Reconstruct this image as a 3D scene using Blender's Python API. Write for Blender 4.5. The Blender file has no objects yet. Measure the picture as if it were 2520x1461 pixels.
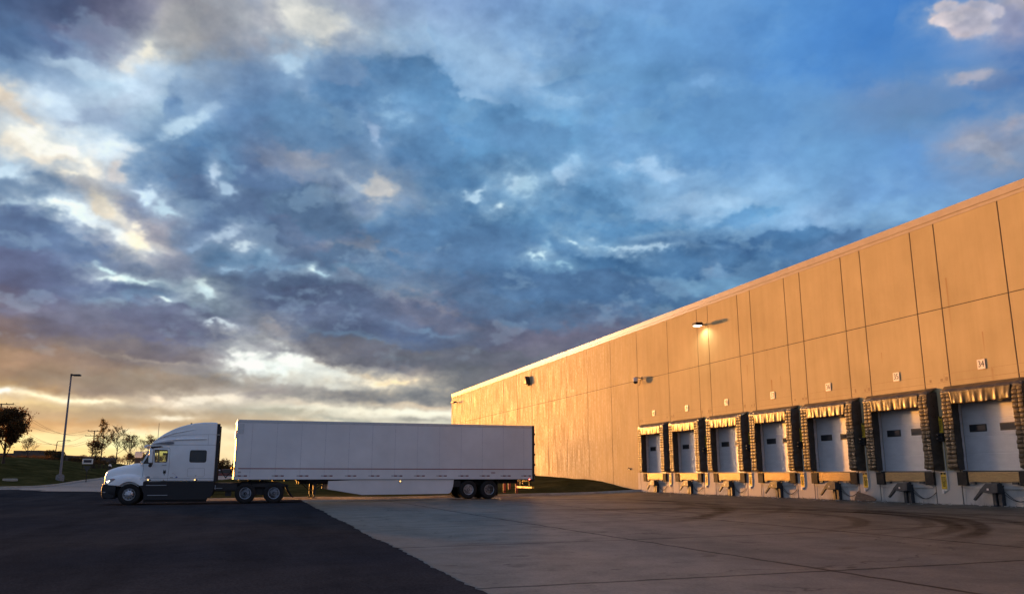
import bpy, bmesh, math, random
import numpy as np
from mathutils import Vector, Matrix
random.seed(7)
SC = bpy.context.scene
COL = SC.collection
R_ = math.radians
# ---------------------------------------------------------------- camera: eye at the world origin, looking along +Y, tipped up 12.2 degrees
cam_d = bpy.data.cameras.new('camera'); cam = bpy.data.objects.new('camera', cam_d); COL.objects.link(cam)
cam_d.sensor_fit = 'HORIZONTAL'; cam_d.sensor_width = 36; cam_d.lens = 36*2330/2888
cam_d.clip_start = .1; cam_d.clip_end = 6000
cam.location = (0, 0, 0); cam.rotation_euler = (R_(90+12.2), 0, 0)
SC.camera = cam
SC.view_settings.view_transform = 'Standard'; SC.view_settings.look = 'None'
EXPO = .7
SC.view_settings.exposure = EXPO; SC.view_settings.gamma = 1
SUN_AZ, SUN_EL = -38.3, 2.3
sd = bpy.data.lights.new('sun', 'SUN'); sun = bpy.data.objects.new('sun', sd); COL.objects.link(sun)
sd.energy = 5.0; sd.angle = R_(2.0); sd.color = (1, .39, .06)
sun.rotation_euler = (R_(90-SUN_EL), 0, R_(180-SUN_AZ))
SC.cycles.max_bounces = 6; SC.cycles.diffuse_bounces = 3; SC.cycles.glossy_bounces = 3; SC.cycles.transmission_bounces = 4
SC.cycles.transparent_max_bounces = 6; SC.cycles.use_denoising = True
SC.cycles.sample_clamp_indirect = 6
# ---------------------------------------------------------------- sky painter (numpy, returns equirect radiance)
def lattice(shape_seed, gx, gy):
    ix = np.floor(gx).astype(np.int64); iy = np.floor(gy).astype(np.int64)
    fx = (gx - ix).astype(np.float32); fy = (gy - iy).astype(np.float32)
    fx = fx*fx*fx*(fx*(fx*6-15)+10); fy = fy*fy*fy*(fy*(fy*6-15)+10)
    tab = np.random.RandomState(shape_seed).rand(256, 256).astype(np.float32)*2-1
    a = tab[ix & 255, iy & 255]; b = tab[(ix+1) & 255, iy & 255]
    c = tab[ix & 255, (iy+1) & 255]; d_ = tab[(ix+1) & 255, (iy+1) & 255]
    return (a*(1-fx)+b*fx)*(1-fy) + (c*(1-fx)+d_*fx)*fy
def fbm(seed, x, y, octaves=5, gain=.5):
    s = 0; a = 1; t = 0; ca, sa = math.cos(.7), math.sin(.7)
    for o in range(octaves):
        s = s + a*lattice(seed+o*7, x, y); t += a
        x, y = (x*ca-y*sa)*2.03+11.3, (x*sa+y*ca)*2.03+5.7
        a *= gain
    return s/t*1.6
SKY_ROWS = [0,92,183,275,366,458,550,641,733,824,870,916,960,985,1010,1045,1070,1100,1135,1170]
SKY_GRID = """
415a87 485c87 5a5f82 82829b a5a0a8 8291b4 a8a8b6 969bb9 96afdc 87a8dc 7da5de 78a3da 739ed7 6c9bd7 6898d4 5a8ed0 4e84ca 447ac6 3e76c3 6a8ac0 afa5b2
4b6c9b 5573a5 737da0 a0a5b9 aaa8ac 9698ac b4b4c0 a4aec8 96afd7 8cafde 80aade 6e9bd4 699bd4 6294d0 5f91d0 558acd 4b82cb 427ac6 4b7dc3 6a8ac3 6e7daf
6e91be 87a5cd a0bede b4d0ee 87a5cd 698cbe 7391be 5f87be 5587c3 8cb2e1 7da8dc 699bcd 6296cd 588cc3 5c8ecd 5288cd 4b82ca 5082c6 5582c0 6a8abe 3c6eb4
c8d4e4 bed4f0 a0b9d7 a5c3e1 648cc3 5f8abe 5582b4 5887be 699bd2 558cc8 5a91c8 5f96cd 5c91cd 5a8ec3 5587be 5f91cd 6491c8 698cbe 6487b4 4b7dbe 5a82b9
b4c6dc c0d2e6 c0d4ec 5582b9 5080b4 6982af 8c96b4 6487b4 5587be 558cc3 5082b4 5a91c6 699bd2 5f91c8 6496d0 6e9ed7 6e9ed4 6998d0 6491cd 8c96b9 8291b4
5a82af 5f82ac 9ba0af 5f82b4 5578a5 5a78aa 5578aa 7896c3 7891b9 5587b9 7daad7 6ea0d2 5f96cd 78a5d7 7da8d7 80acde 76a5da 709ed7 6996d0 6e91c3 6991c3
506ea0 5f82af 8c98b2 8287a0 5a73a0 5f739b 69739b 5f78a5 5582b9 5582b4 5082b4 5082b6 5a91c6 8cb4e1 96bee8 6e9bcd 8cb4e4 78a5d7 78a5d7 78a5d7 78a5d7
525f91 5870a0 7882a5 828ca8 5f7da5 5f87b4 6982aa 82829b 7882a5 5876a5 5578aa 78a0cd 5a8cbe 6491c3 7daad7 5582b4 507db4 507db4 507db4 507db4 507db4
5f5f82 5c6996 7896b9 96b4cd 738296 5f739b 5a739e 5876a0 7d87a5 5f73a0 5078aa 4e76a8 4b73a5 5078a5 5a7daa 507db4 507db4 507db4 507db4 507db4 507db4
7d6973 6c6982 696982 5a648c 5f7391 878791 5f647d 55648c 506996 556487 6e6e8c 6e6e8c 6e6e8c 6e6e8c 6e6e8c 6e6e8c 6e6e8c 6e6e8c 6e6e8c 6e6e8c 6e6e8c
967869 826e6e 7d7378 6e6c7d 69697d 8c8c96 7d7378 6e6978 5f647d 646982 6e6e87 6e6e87 6e6e87 6e6e87 6e6e87 6e6e87 6e6e87 6e6e87 6e6e87 6e6e87 6e6e87
a5826e 968278 918787 918a87 7d808c b0b2b4 b4b4b4 b0a8a0 8c8287 646978 6e6e82 6e6e82 6e6e82 6e6e82 6e6e82 6e6e82 6e6e82 6e6e82 6e6e82 6e6e82 6e6e82
be9b6e b99673 968782 8c8787 a0918c beb4af 787882 737682 6e7382 696e7d 6e6e82 6e6e82 6e6e82 6e6e82 6e6e82 6e6e82 6e6e82 6e6e82 6e6e82 6e6e82 6e6e82
c8a57d dcbe96 d2b496 b4a091 c8b9a5 f0e4d2 beafa5 8c8787 828287 78787d 787882 787882 787882 787882 787882 787882 787882 787882 787882 787882 787882
c8a57d bea58c b4a591 a59b91 afa596 e1dccd f5eedc ebd7be e1d2be dccdbe d2c8be c8c3be bebebe bebebe bebebe bebebe bebebe bebebe bebebe bebebe bebebe
cda06e d7b482 cdaf87 bea587 b9aa96 c8beaa faf5e1 faf5e1 f0ebd7 dcdccd d2d2c8 c8c8c3 bebebe bebebe bebebe bebebe bebebe bebebe bebebe bebebe bebebe
e1b478 f5dca5 fff0c3 fff8d7 fff5cd f5e6c3 ebe1cd ebe1cd ebe1cd dcdccd d2d2c8 c8c8c3 bebebe bebebe bebebe bebebe bebebe bebebe bebebe bebebe bebebe
e6af6e ebcd96 fff0c3 e1c89b fae6be ebd2aa ebdcbe ebdcc3 ebdcc3 dcd2c3 d2cdc3 c8c8c3 bebebe bebebe bebebe bebebe bebebe bebebe bebebe bebebe bebebe
f5be6e ffdc96 ffe6a0 ffe8aa ffebb4 fae6be f5e1be ebdcc3 e6d7c3 d7cdbe cdc8be c3c3be bebebe bebebe bebebe bebebe bebebe bebebe bebebe bebebe bebebe
faaa50 ffc86e ffd282 ffd78c ffdca0 f5d7aa ebcdaa e1c8af d7c3af cdbeaf c3b9af b9b4af afafaf afafaf afafaf afafaf afafaf afafaf afafaf afafaf afafaf
"""
T_ = 630/2512.
TILES = {1:(0,0,T_),2:(0,366.5,T_),3:(0,732.7,T_),4:(630,0,T_),5:(630,366.5,T_),6:(630,732.7,T_),7:(1260,366.5,T_),8:(1260,0,.5), 9:(0,0,1.)}
# tile x y rx ry angle colour alpha
STROKES = """
1 1150 150 330 160 10 5a6082 .7|1 700 280 300 100 10 69698c .5|1 100 430 170 130 0 48699b .7|1 1700 330 250 230 20 afacac .6|1 2150 330 250 250 0 9b9baa .6
1 700 620 250 60 15 aac3e1 .7|1 1330 750 200 200 0 bcd4f2 .8|1 500 1050 250 130 0 bed6f2 .7|1 1420 500 110 60 0 eee8de .9|1 1200 560 110 60 0 cdd0d7 .6
1 1000 1130 200 90 20 91a8cd .8|1 1100 1000 120 90 0 a0b4d2 .6|1 700 1190 80 30 0 96aacd .6|1 1680 1030 90 130 -10 6991c3 .9|1 1950 1080 100 70 -30 a0bee4 .7
1 1780 1220 170 90 -35 b4d2f0 .95|1 1750 1450 350 90 0 507db4 1|1 150 1060 210 70 38 ded4cd .95|1 30 980 120 60 35 c8b9aa .8|1 300 1200 120 30 35 d7d4d7 .8
1 150 1400 170 50 5 ebded0 .9|1 370 1370 190 60 10 fffcf5 1
2 500 60 300 40 10 ebdccd .8|2 650 20 160 45 10 fffaf2 1|2 80 170 100 60 0 bed7f0 .9|2 1150 60 220 110 20 cddef2 .9|2 250 330 350 90 0 5578a5 .8
2 850 330 330 110 20 9b9baa .7|2 1000 430 150 120 50 aaa8ac .7|2 700 190 130 40 0 f5eee4 .9|2 870 110 60 40 0 faf2e8 .9|2 960 190 90 50 0 ebded0 .8|2 1200 220 90 70 0 cdc8cd .85
2 1750 180 330 240 10 4e7aae .85|2 400 800 500 220 15 5570a0 .8|2 150 1000 300 200 20 525f8c .7
2 100 500 110 30 0 96b4d4 .7|2 480 500 220 45 12 d7e8f6 1|2 750 590 180 70 30 d7e8f8 1|2 1050 760 250 60 35 cddef2 .95
2 950 520 160 50 50 cdc6be .9|2 1100 640 150 40 40 cdc6c0 .8|2 1140 580 70 45 0 d4c3b4 .8|2 1350 620 180 90 20 64739b .9
2 1380 440 100 30 30 aab9d7 .7|2 1490 480 110 50 20 b9d2ee .95|2 1650 620 100 50 10 afcde8 .95|2 2200 100 80 130 -30 78a5d2 .6|2 2140 270 40 80 -10 afc8e8 .9|2 2290 390 60 35 30 a0bee1 .9
2 1700 1150 250 180 30 767696 .6|2 1300 1100 350 120 10 7d87a0 .7|2 1500 850 150 150 0 8c8ca5 .6|2 1450 920 200 60 20 aaaab9 .7|2 1300 840 110 75 20 f5e8d7 1
2 860 1080 70 40 20 96b6d0 .8|2 980 1145 70 22 15 bedceb .9|2 1150 1370 230 60 10 698cb4 .85|2 1100 1255 140 25 8 d2e8f2 1|2 1350 1300 180 25 12 b9d4e4 .95
2 1560 1440 150 25 5 b4cdde .8|2 920 1340 40 30 0 a5bed7 .8|2 1980 1410 70 50 10 cde1eb 1|2 2150 1080 200 100 0 5a82af .7
2 2250 800 120 50 -20 a5bede .9|2 2360 910 60 60 -30 bed4eb .95|2 1930 920 90 40 -20 87a5cd .7|2 2250 1190 90 30 -10 8cafd4 .9
3 1200 300 900 200 8 5c6287 .7|3 400 180 350 40 12 6e7396 .5|3 1570 75 50 20 0 c8dcee .95|3 1950 20 120 50 15 c8e1f0 .9|3 2060 250 110 18 5 becde1 .95|3 1200 20 120 30 10 8caac8 .7
3 1400 520 700 60 4 6e6978 .6|3 1500 590 500 14 6 9b9191 .6|3 2400 640 140 90 30 f8fdfc 1|3 2250 740 280 80 8 707484 .95|3 1200 850 800 90 3 8c8480 .6
3 300 965 200 10 4 fae1b9 .8|3 550 985 150 14 5 ffe8be 1|3 950 1010 280 18 3 ffebc8 1|3 30 945 80 25 -5 fffaeb 1
3 1650 990 100 30 10 f0d7be .9|3 1900 990 130 35 0 fcebd7 .95|3 2250 960 160 40 -5 fff0dc .95|3 1300 1100 700 35 2 a59b91 .8|3 1900 1050 400 40 3 a09691 .8|3 1650 1165 130 10 2 faebd2 .95
3 1200 1220 900 40 1 c3aa8c .9|3 1250 1295 450 28 1 fff8d7 1|3 2300 1310 300 15 0 fae8c3 .9|3 400 1285 80 18 0 d7be96 .8|3 400 1385 110 12 0 dcbe91 .8|3 700 1355 350 15 2 e1c396 .6
4 100 250 120 300 0 9698ac .7|4 350 120 200 120 30 d7d4d2 .8|4 560 250 330 120 10 ece8e4 1|4 1900 480 500 130 10 96bae6 .6
4 700 1150 500 220 0 5a84b6 .7|4 700 720 500 130 0 6c8ebe .7|4 1250 800 620 170 5 5585bc .95|4 1700 750 230 140 10 588cc4 .9|4 340 610 110 90 0 a8c6e6 .95
4 1350 1130 110 90 20 87b2de .9|4 1500 1110 80 40 20 7da8d7 .8|4 1180 1300 40 130 -15 96b4de .9|4 520 890 110 60 20 82a2cd .7|4 2050 1050 170 100 0 5c91c8 .8|4 2350 1150 170 110 0 5a8ec8 .8
5 500 560 500 180 10 5876a2 .8|5 1750 400 400 150 10 5582b6 .6|5 350 170 300 70 25 8794b4 .6|5 560 120 150 90 20 969eb6 .8|5 980 340 90 50 20 96afd2 .8|5 1190 390 170 90 10 cac8cd .95
5 2060 450 80 35 -20 aacdee .95|5 2450 350 100 80 10 afd0f0 1|5 2300 620 60 40 0 bedcf5 1|5 1180 650 150 70 -20 82a0c8 .7|5 400 870 350 80 15 8084a5 .7
5 900 950 300 60 8 9096aa .65|5 1130 870 90 110 -20 8c98b0 .6|5 1350 1050 300 55 10 868ca6 .65|5 380 1130 120 50 10 82a8d0 .7|5 610 1260 90 25 10 a5c8e4 .9|5 510 1220 40 35 20 c8e1f2 1|5 60 1000 70 50 -20 96b9dc .8
5 950 1190 300 55 5 5a80a8 .85|5 1500 1390 330 60 8 8c92a4 .7
6 600 300 700 200 10 5a6c94 .6|6 1750 150 350 80 15 828096 .8|6 1550 270 300 25 8 6e8cb2 .7|6 900 400 300 30 5 6987aa .6|6 1700 580 80 25 0 738ca5 .7|6 1420 580 60 25 0 738ca5 .7
6 100 280 150 60 20 96919b .7|6 250 480 200 40 20 969196 .7|6 800 600 600 80 8 696e82 .6|6 650 690 170 50 10 af9b91 .8|6 1000 755 180 28 10 be9b7d .8
6 450 820 500 70 7 f6fdfa 1|6 150 700 120 60 30 f0fafa 1|6 1150 830 230 40 2 fff2de .95|6 1350 830 180 28 2 fadcb4 .9|6 1650 950 350 100 0 707684 .9|6 1000 965 600 80 2 767c8a 1|6 500 1010 250 45 5 7d828c .95
6 130 885 220 15 3 aaa5a5 .9|6 80 940 250 30 5 a59ea0 .9|6 300 1050 250 30 5 f0e1d2 .8|6 600 1080 300 25 5 e1c3af .8|6 1600 1055 350 22 2 c3a591 .8|6 1250 1120 600 40 1 faf8e6 1
6 1650 1180 250 18 2 afaca5 .9|6 850 1190 250 20 3 bebeb4 .9|6 150 1110 250 25 4 b9b4a5 .9
7 550 540 420 150 5 5284b9 .95|7 1250 720 400 60 5 5f91c8 .9|7 30 380 90 90 0 a5cdee 1|7 450 280 110 80 0 9ec3eb .95|7 640 180 80 70 0 87b2de .8|7 1320 240 230 70 0 9bc0eb .9
7 1900 560 450 120 0 98bee8 .9|7 1500 860 250 70 0 96bee6 .8|7 2200 700 300 80 -20 6294c8 1|7 900 1150 1000 150 0 4e7aac .95|7 2000 1050 500 120 -3 5280b4 .9
7 640 885 100 25 8 afd2ee 1|7 1000 930 150 30 22 a8cdee 1|7 1300 1000 250 16 3 a5c8eb .9|7 330 950 50 60 30 82afd7 .8|7 240 1045 70 35 0 b4d7f0 1|7 470 1110 80 25 -5 8cb9dc .9
7 1850 1160 120 60 0 8294b6 .9|7 1900 1330 350 80 0 699bc8 .7
8 1000 550 200 150 0 5a8ac3 .7|8 300 370 250 50 -5 6294c8 .8|8 700 200 300 120 10 6294cd .5|8 940 400 50 40 0 78a8e1 .8
8 2480 100 80 100 0 8787aa .8|8 2230 75 130 60 18 bcb6c8 2.95|8 2330 30 120 50 0 b4afc4 2.9|8 2280 130 90 34 10 aaa5bc 2.8|8 2180 90 60 30 -20 c4bccc 2.9|8 2350 150 120 50 10 afacc3 .9|8 1850 460 90 40 0 7d94c3 .8|8 2050 500 230 60 5 6987b6 .8|8 2280 395 80 22 -8 a0a2bc .9|8 2400 420 140 50 0 5f78aa .7
9 1180 150 220 50 14 98bce6 .8|9 1150 215 60 26 30 9cc0ea .8|9 930 200 140 52 2 5282b8 2.9|9 850 180 70 30 5 6a8cbc 2.8|9 1045 192 58 42 15 5486bc 2.95|9 1090 225 32 32 0 588ac0 2.8|9 1160 275 75 38 25 588cc2 2.9|9 1250 305 60 40 20 568ac0 2.85|9 1330 350 90 45 15 5888be 2.8|9 1040 330 90 50 20 5482b6 2.7|9 760 300 110 60 20 5a84b4 2.7
9 430 385 88 48 5 4a78ae 2.95|9 380 415 50 36 0 5078aa 2.8|9 500 430 80 50 20 5076a6 2.85|9 570 500 110 40 15 546f9c 2.8|9 410 262 28 36 -10 688ec0 2.7|9 430 215 50 26 0 88a8d2 2.5
9 70 435 75 22 -4 54749f 2.8|9 60 560 150 34 10 52709f 2.85|9 180 600 90 26 22 5570a0 2.8|9 290 640 80 22 22 67799f 2.7|9 60 660 180 40 8 50608f 2.6|9 260 720 140 26 8 566a96 2.7|9 350 745 60 16 8 6484ac 2.7|9 430 790 170 30 8 585f86 2.6
9 640 560 130 34 12 5673a0 2.75|9 800 520 120 50 10 56769f 2.75|9 760 620 150 34 10 5a7099 2.6|9 1000 560 110 46 0 5280b4 2.7|9 900 640 130 30 6 5a7aa4 2.75|9 1150 620 160 50 4 4c76a8 2.7|9 1100 700 200 34 6 5878a2 2.6|9 700 700 200 30 8 56698f 2.6
9 1120 475 90 40 10 5080b4 2.7|9 1240 395 90 30 10 5282b6 2.7|9 1390 490 100 34 5 4e80b4 2.9|9 1480 525 110 28 12 5486ba 2.85|9 1570 555 90 16 6 5a90c6 2.8|9 1400 600 120 30 14 4e7eb2 2.8|9 1560 645 170 28 4 4878ac 2.9|9 1720 640 120 30 -2 4876aa 2.9|9 1880 610 110 26 -8 4a78ae 2.9|9 1985 595 70 20 -14 4e7eb4 2.9|9 1830 545 62 20 -14 6092c8 2.9|9 1885 530 50 16 -4 5e92c8 2.85|9 2100 590 50 14 -8 5a84b8 2.8
9 1420 700 200 40 4 4a70a2 2.7|9 1250 760 160 30 6 52719c 2.6|9 880 760 220 34 6 56648c 2.6|9 620 860 100 26 10 6a6e86 2.7|9 430 860 150 24 6 6c6a7c 2.5|9 900 870 200 26 4 6a6c7e 2.6|9 1150 880 160 26 2 666c80 2.6|9 1640 250 110 60 10 5a8cc6 2.6|9 1700 360 80 50 -10 588ac4 2.6|9 1450 190 150 22 -6 5e90c8 2.6|9 1560 290 120 40 10 6296cc 2.5
9 250 1086 420 20 1 fff2bc .8|9 120 1125 300 26 0 ffd98c .7|9 620 1092 200 34 0 fff2cc .8|9 620 1135 200 30 0 ffe4b0 .7|9 860 1014 190 12 2 fffae8 .9|9 1040 1016 90 12 1 fffae8 .9|9 760 905 110 16 12 f8fdfa .95|9 690 890 50 18 30 f8fdfa .95|9 60 1000 120 10 3 ffdfa0 .8|9 2150 110 260 110 0 447cc4 .4|9 300 1022 460 20 1 b9a084 .6|9 140 1048 230 15 1 c89c70 .6|9 380 940 500 26 2 948478 .5|9 110 890 250 26 3 96786a .4
8 2430 810 140 60 0 6e8cb9 .7|8 2480 640 80 60 -20 a5a5be .9|8 2340 755 90 35 15 a0a5be .9
"""
def hexrgb(h): return np.array([int(h[i:i+2], 16)/255. for i in (0, 2, 4)], np.float32)
def to_lin(c): return np.where(c <= .04045, c/12.92, ((c+.055)/1.055)**2.4)
def soften(A, r):
    for ax in (0, 1):
        P = np.concatenate([np.repeat(A.take([0], ax), r+1, ax), A, np.repeat(A.take([-1], ax), r, ax)], ax)
        S = np.cumsum(P, ax, dtype=np.float64)
        n = A.shape[ax]
        A = ((S.take(range(2*r+1, 2*r+1+n), ax)-S.take(range(0, n), ax))/(2*r+1)).astype(np.float32)
    return A
def paint_sky(az, el):
    """az, el in radians (arrays): sRGB colour of the sky there (clouds placed by direction)."""
    dx = np.sin(az)*np.cos(el); dy = np.cos(az)*np.cos(el); dz = np.sin(el)
    th = math.radians(12.2)
    fz = np.maximum(dy*math.cos(th)+dz*math.sin(th), .12)
    X = 1260+2033*dx/fz; Y = 730.5-2033*(-dy*math.sin(th)+dz*math.cos(th))/fz
    # noise lives on a cloud layer high above, so its grain flattens towards the horizon
    k = 1/(np.maximum(dz, 0)+.42)
    cx, cy = dx*k, dy*k
    v = np.clip((1166-Y)/450, .12, 1)
    w1 = fbm(3, cx*6, cy*6, 6, .58); w2 = fbm(31, cx*6+40, cy*6, 6, .58)
    w3 = fbm(53, cx*30, cy*30, 5, .62); w4 = fbm(71, cx*30, cy*30+9, 5, .62)
    Xw = X+w1*30*(.4+.6*v)+w3*12; Yw = Y+w2*24*v+w4*11*v
    n = fbm(97, cx*24, cy*24, 6, .6)
    rows = [[hexrgb(h) for h in r.split()] for r in SKY_GRID.strip().split('\n')]
    G = np.array(rows, np.float32)
    gx = np.clip(Xw/126., 0, 19.999); i0 = gx.astype(int); fx = (gx-i0)[..., None]
    fx = fx*fx*(3-2*fx)*.6+fx*.4
    R = np.array(SKY_ROWS, float); yc = np.clip(Yw, 0, 1169.9)
    j0 = np.clip(np.searchsorted(R, yc, side='right')-1, 0, len(R)-2)
    fy = ((yc-R[j0])/(R[j0+1]-R[j0])).astype(np.float32)[..., None]; fy = fy*fy*(3-2*fy)*.6+fy*.4
    C = (G[j0, i0]*(1-fx)+G[j0, i0+1]*fx)*(1-fy)+(G[j0+1, i0]*(1-fx)+G[j0+1, i0+1]*fx)*fy
    C = C.astype(np.float32)
    todo = [s.split() for s in STROKES.replace('\n', '|').split('|') if s.strip()]
    def order(t):
        if float(t[7]) > 1.5 and hexrgb(t[6]).mean() < .68: return 1
        return 2 if hexrgb(t[6]).mean() > .62 and float(t[7]) >= .85 and float(t[3])*TILES[int(t[0])][2] < 90 else 0
    for t in sorted(todo, key=order):
        if True:
            ox, oy, sc = TILES[int(t[0])]
            x, y, rx, ry, an = [float(q) for q in t[1:6]]
            x = ox+x*sc; y = oy+y*sc; rx *= sc*1.25; ry *= sc*1.25; an = math.radians(an)
            m = max(rx, ry)*2.6+30; ry = max(ry, 5.)
            sel = (abs(Xw-x) < m) & (abs(Yw-y) < m)
            if not sel.any(): continue
            u = Xw[sel]-x; w = Yw[sel]-y
            p = (u*math.cos(an)+w*math.sin(an))/rx; q = (-u*math.sin(an)+w*math.cos(an))/ry
            br = order(t) == 2
            r = np.sqrt(p*p+q*q)+n[sel]*(.55 if br else .32)
            al = float(t[7])
            if al > 1.5:      # crisp-edged cloud body
                a = np.clip((1.02-r)/.34, 0, 1); a = (a*a*(3-2*a))*.8; h = np.exp(-(r/1.2)**2)*.3; al -= 2
            elif br:
                a = np.clip((1.30-r)/1.05, 0, 1); a = (a*a*(3-2*a))*.80; h = np.exp(-(r/2.0)**2)*.42
            else:
                a = np.clip((1.18-r)/.75, 0, 1); a = (a*a*(3-2*a))*.94; h = np.exp(-(r/1.55)**2)*.5
            a = (1-(1-a)*(1-h))*al
            C[sel] = C[sel]*(1-a[:, None])+hexrgb(t[6])*a[:, None]
    d1 = fbm(131, cx*14, cy*14, 7, .58); d2 = fbm(151, cx*5.5+3, cy*5.5, 4, .5)
    amp = .040*np.clip((1166-Y)/400, .35, 1)
    right = np.clip((X-1400)/800, 0, 1)*np.clip((560-Y)/250, 0, 1)
    amp = amp*(1-.8*right*np.clip((C[..., 2]-C[..., 0])*3.3, 0, 1))+.05*right*np.clip(1-(C[..., 2]-C[..., 0])*4, 0, 1)
    tint = np.stack([1.15+0*d1, 1.0+0*d1, .8+0*d1], -1)
    C = C*(1+(amp*(d1*2.4+d2*1.2))[..., None]*tint)
    # thin places where the brighter sky behind shows through the broken cloud
    g = fbm(171, cx*12+7, cy*12, 6, .6); g = np.clip((g-.22)/.5, 0, 1); g = g*g*(3-2*g)
    g = g*.30*(1-right)*np.clip(1.3-C.mean(-1)*1.6, 0, 1)*np.clip((1000-Y)/250, 0, 1)
    C = C*(1-g[..., None])+np.array([.66, .79, .90], np.float32)*g[..., None]
    C = C+(C-soften(soften(C, 9), 9))*.5+(C-soften(soften(C, 3), 3))*.22
    L = C.mean(-1, keepdims=True); ds = (.90-.10*np.clip((Y-880)/150, 0, 1)*np.clip((X-60)/250, 0, 1)+.07*np.clip((X-1300)/900, 0, 1)*np.clip((700-Y)/300, 0, 1))[..., None]
    C = L+(C-L)*ds
    g_ = (1.16-.10*np.clip((Y-900)/150, 0, 1))[..., None]; C = np.where(L < .54, C+(L-.54)*(g_-1)*1.1, C)
    rb = (np.clip((X-1250)/700, 0, 1)*np.clip((620-Y)/250, 0, 1))[..., None]
    C = C*(1+rb*np.array([.05, .06, .05], np.float32))
    pl = (np.clip((1000-X)/600, 0, 1)*np.clip((Y-420)/150, 0, 1)*np.clip((900-Y)/150, 0, 1))[..., None]
    C = C*(1+pl*np.clip(2.6-L*4, 0, 1)*np.array([-.05, .03, .03], np.float32))
    hz = (np.clip((Y-1010)/60, 0, 1)*np.clip((900-X)/500, 0, 1))[..., None]
    C = C*(1+hz*np.array([.07, .03, -.02], np.float32))
    C = np.clip(C, 0, 1)*np.array([1.0, 1.01, .99], np.float32)
    return np.clip(C, 0, 1), X, Y
def build_world():
    W, H = 4800, 2400
    step = 2*math.pi/W
    img = np.zeros((H, W, 4), np.float32); img[..., 3] = 1
    # whole sphere at a quarter of the resolution: the sky behind and beside the camera
    w4, h4 = W//4, H//4
    lon = ((np.arange(w4)+.5)/w4-.5)*2*math.pi; el = ((np.arange(h4)+.5)/h4-.5)*math.pi
    lon, el = np.meshgrid(lon, el)
    az = math.pi/2+lon; az = (az+math.pi) % (2*math.pi)-math.pi      # compass angle from +Y, clockwise
    dz = np.sin(el); k = 1/(np.maximum(dz, 0)+.22)
    cx, cy = np.sin(az)*np.cos(el)*k, np.cos(az)*np.cos(el)*k
    n = np.clip(fbm(201, cx*2.2, cy*2.2, 6, .5)*1.2+.5, 0, 1)[..., None]
    e = np.clip(el/R_(60), 0, 1)[..., None]
    blue = np.array([.40, .56, .76])*(1-e)+np.array([.29, .47, .75])*e
    cloud = np.array([.54, .54, .57])*(1-e)+np.array([.44, .50, .61])*e
    c = blue*(1-n)+cloud*n
    m = np.clip(fbm(221, cx*3, cy*3, 5)*2-.1, 0, 1)[..., None]
    c = c*(1-m*.6)+np.array([.66, .61, .58])*m*.6
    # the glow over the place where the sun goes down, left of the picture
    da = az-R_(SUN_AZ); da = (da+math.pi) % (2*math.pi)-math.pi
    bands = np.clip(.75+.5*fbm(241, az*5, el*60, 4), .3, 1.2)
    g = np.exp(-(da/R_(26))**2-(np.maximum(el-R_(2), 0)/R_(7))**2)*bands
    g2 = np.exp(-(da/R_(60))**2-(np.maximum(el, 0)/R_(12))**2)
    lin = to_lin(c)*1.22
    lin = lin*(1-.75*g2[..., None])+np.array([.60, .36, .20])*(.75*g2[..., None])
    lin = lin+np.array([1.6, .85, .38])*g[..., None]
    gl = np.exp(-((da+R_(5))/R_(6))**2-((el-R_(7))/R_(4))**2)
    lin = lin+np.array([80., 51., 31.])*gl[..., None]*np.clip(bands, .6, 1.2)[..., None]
    # patch in front of the camera, full resolution
    x0, x1 = R_(-56), R_(50); pw = int((x1-x0)/step); ph = int(R_(58)/step); lowel = R_(-4)
    azp = x0+(np.arange(pw)+.5)*step; elp = lowel+(np.arange(ph)+.5)*step
    A, E_ = np.meshgrid(azp, elp)
    C, X, Y = paint_sky(A, E_)
    L = to_lin(C).astype(np.float32)
    full = np.repeat(np.repeat(lin.astype(np.float32), 4, 0), 4, 1)
    j0 = int(round((lowel+math.pi/2)/step)); r0 = j0
    i_first = int(round((x0-math.pi/2+math.pi)/step))
    cols = (i_first+np.arange(pw)) % W
    ahead = np.cos(A)*np.cos(E_)*math.cos(R_(12.2))+np.sin(E_)*math.sin(R_(12.2)) > .3
    edge = np.clip((X+300)/270, 0, 1)*np.clip((3100-X)/450, 0, 1)*np.clip((Y+520)/480, 0, 1)*ahead
    edge = (edge*edge*(3-2*edge))[..., None].astype(np.float32)
    rows = slice(r0, r0+ph)
    full[rows, cols] = full[rows, cols]*(1-edge)+L*edge
    g = full[:H//2].copy(); full[:H//2] = np.array([.10, .09, .08], np.float32)
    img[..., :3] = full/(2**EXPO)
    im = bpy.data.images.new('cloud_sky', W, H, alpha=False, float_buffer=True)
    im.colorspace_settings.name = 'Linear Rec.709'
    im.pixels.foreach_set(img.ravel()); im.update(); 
    try: im.pack()
    except Exception: pass
    w = bpy.data.worlds.new('World'); SC.world = w; w.use_nodes = True
    nt = w.node_tree; nt.nodes.clear()
    out = nt.nodes.new('ShaderNodeOutputWorld'); bg = nt.nodes.new('ShaderNodeBackground'); bg.inputs[1].default_value = .1
    sky = nt.nodes.new('ShaderNodeTexSky'); sky.sky_type = 'NISHITA'; sky.sun_disc = False
    sky.sun_elevation = R_(SUN_EL); sky.sun_rotation = R_(SUN_AZ)
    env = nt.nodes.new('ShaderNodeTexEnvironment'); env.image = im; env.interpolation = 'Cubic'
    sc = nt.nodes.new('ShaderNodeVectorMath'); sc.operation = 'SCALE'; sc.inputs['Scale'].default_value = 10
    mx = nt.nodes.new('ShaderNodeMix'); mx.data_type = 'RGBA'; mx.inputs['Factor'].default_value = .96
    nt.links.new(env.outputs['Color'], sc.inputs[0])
    nt.links.new(sky.outputs[0], mx.inputs['A']); nt.links.new(sc.outputs[0], mx.inputs['B'])
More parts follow.
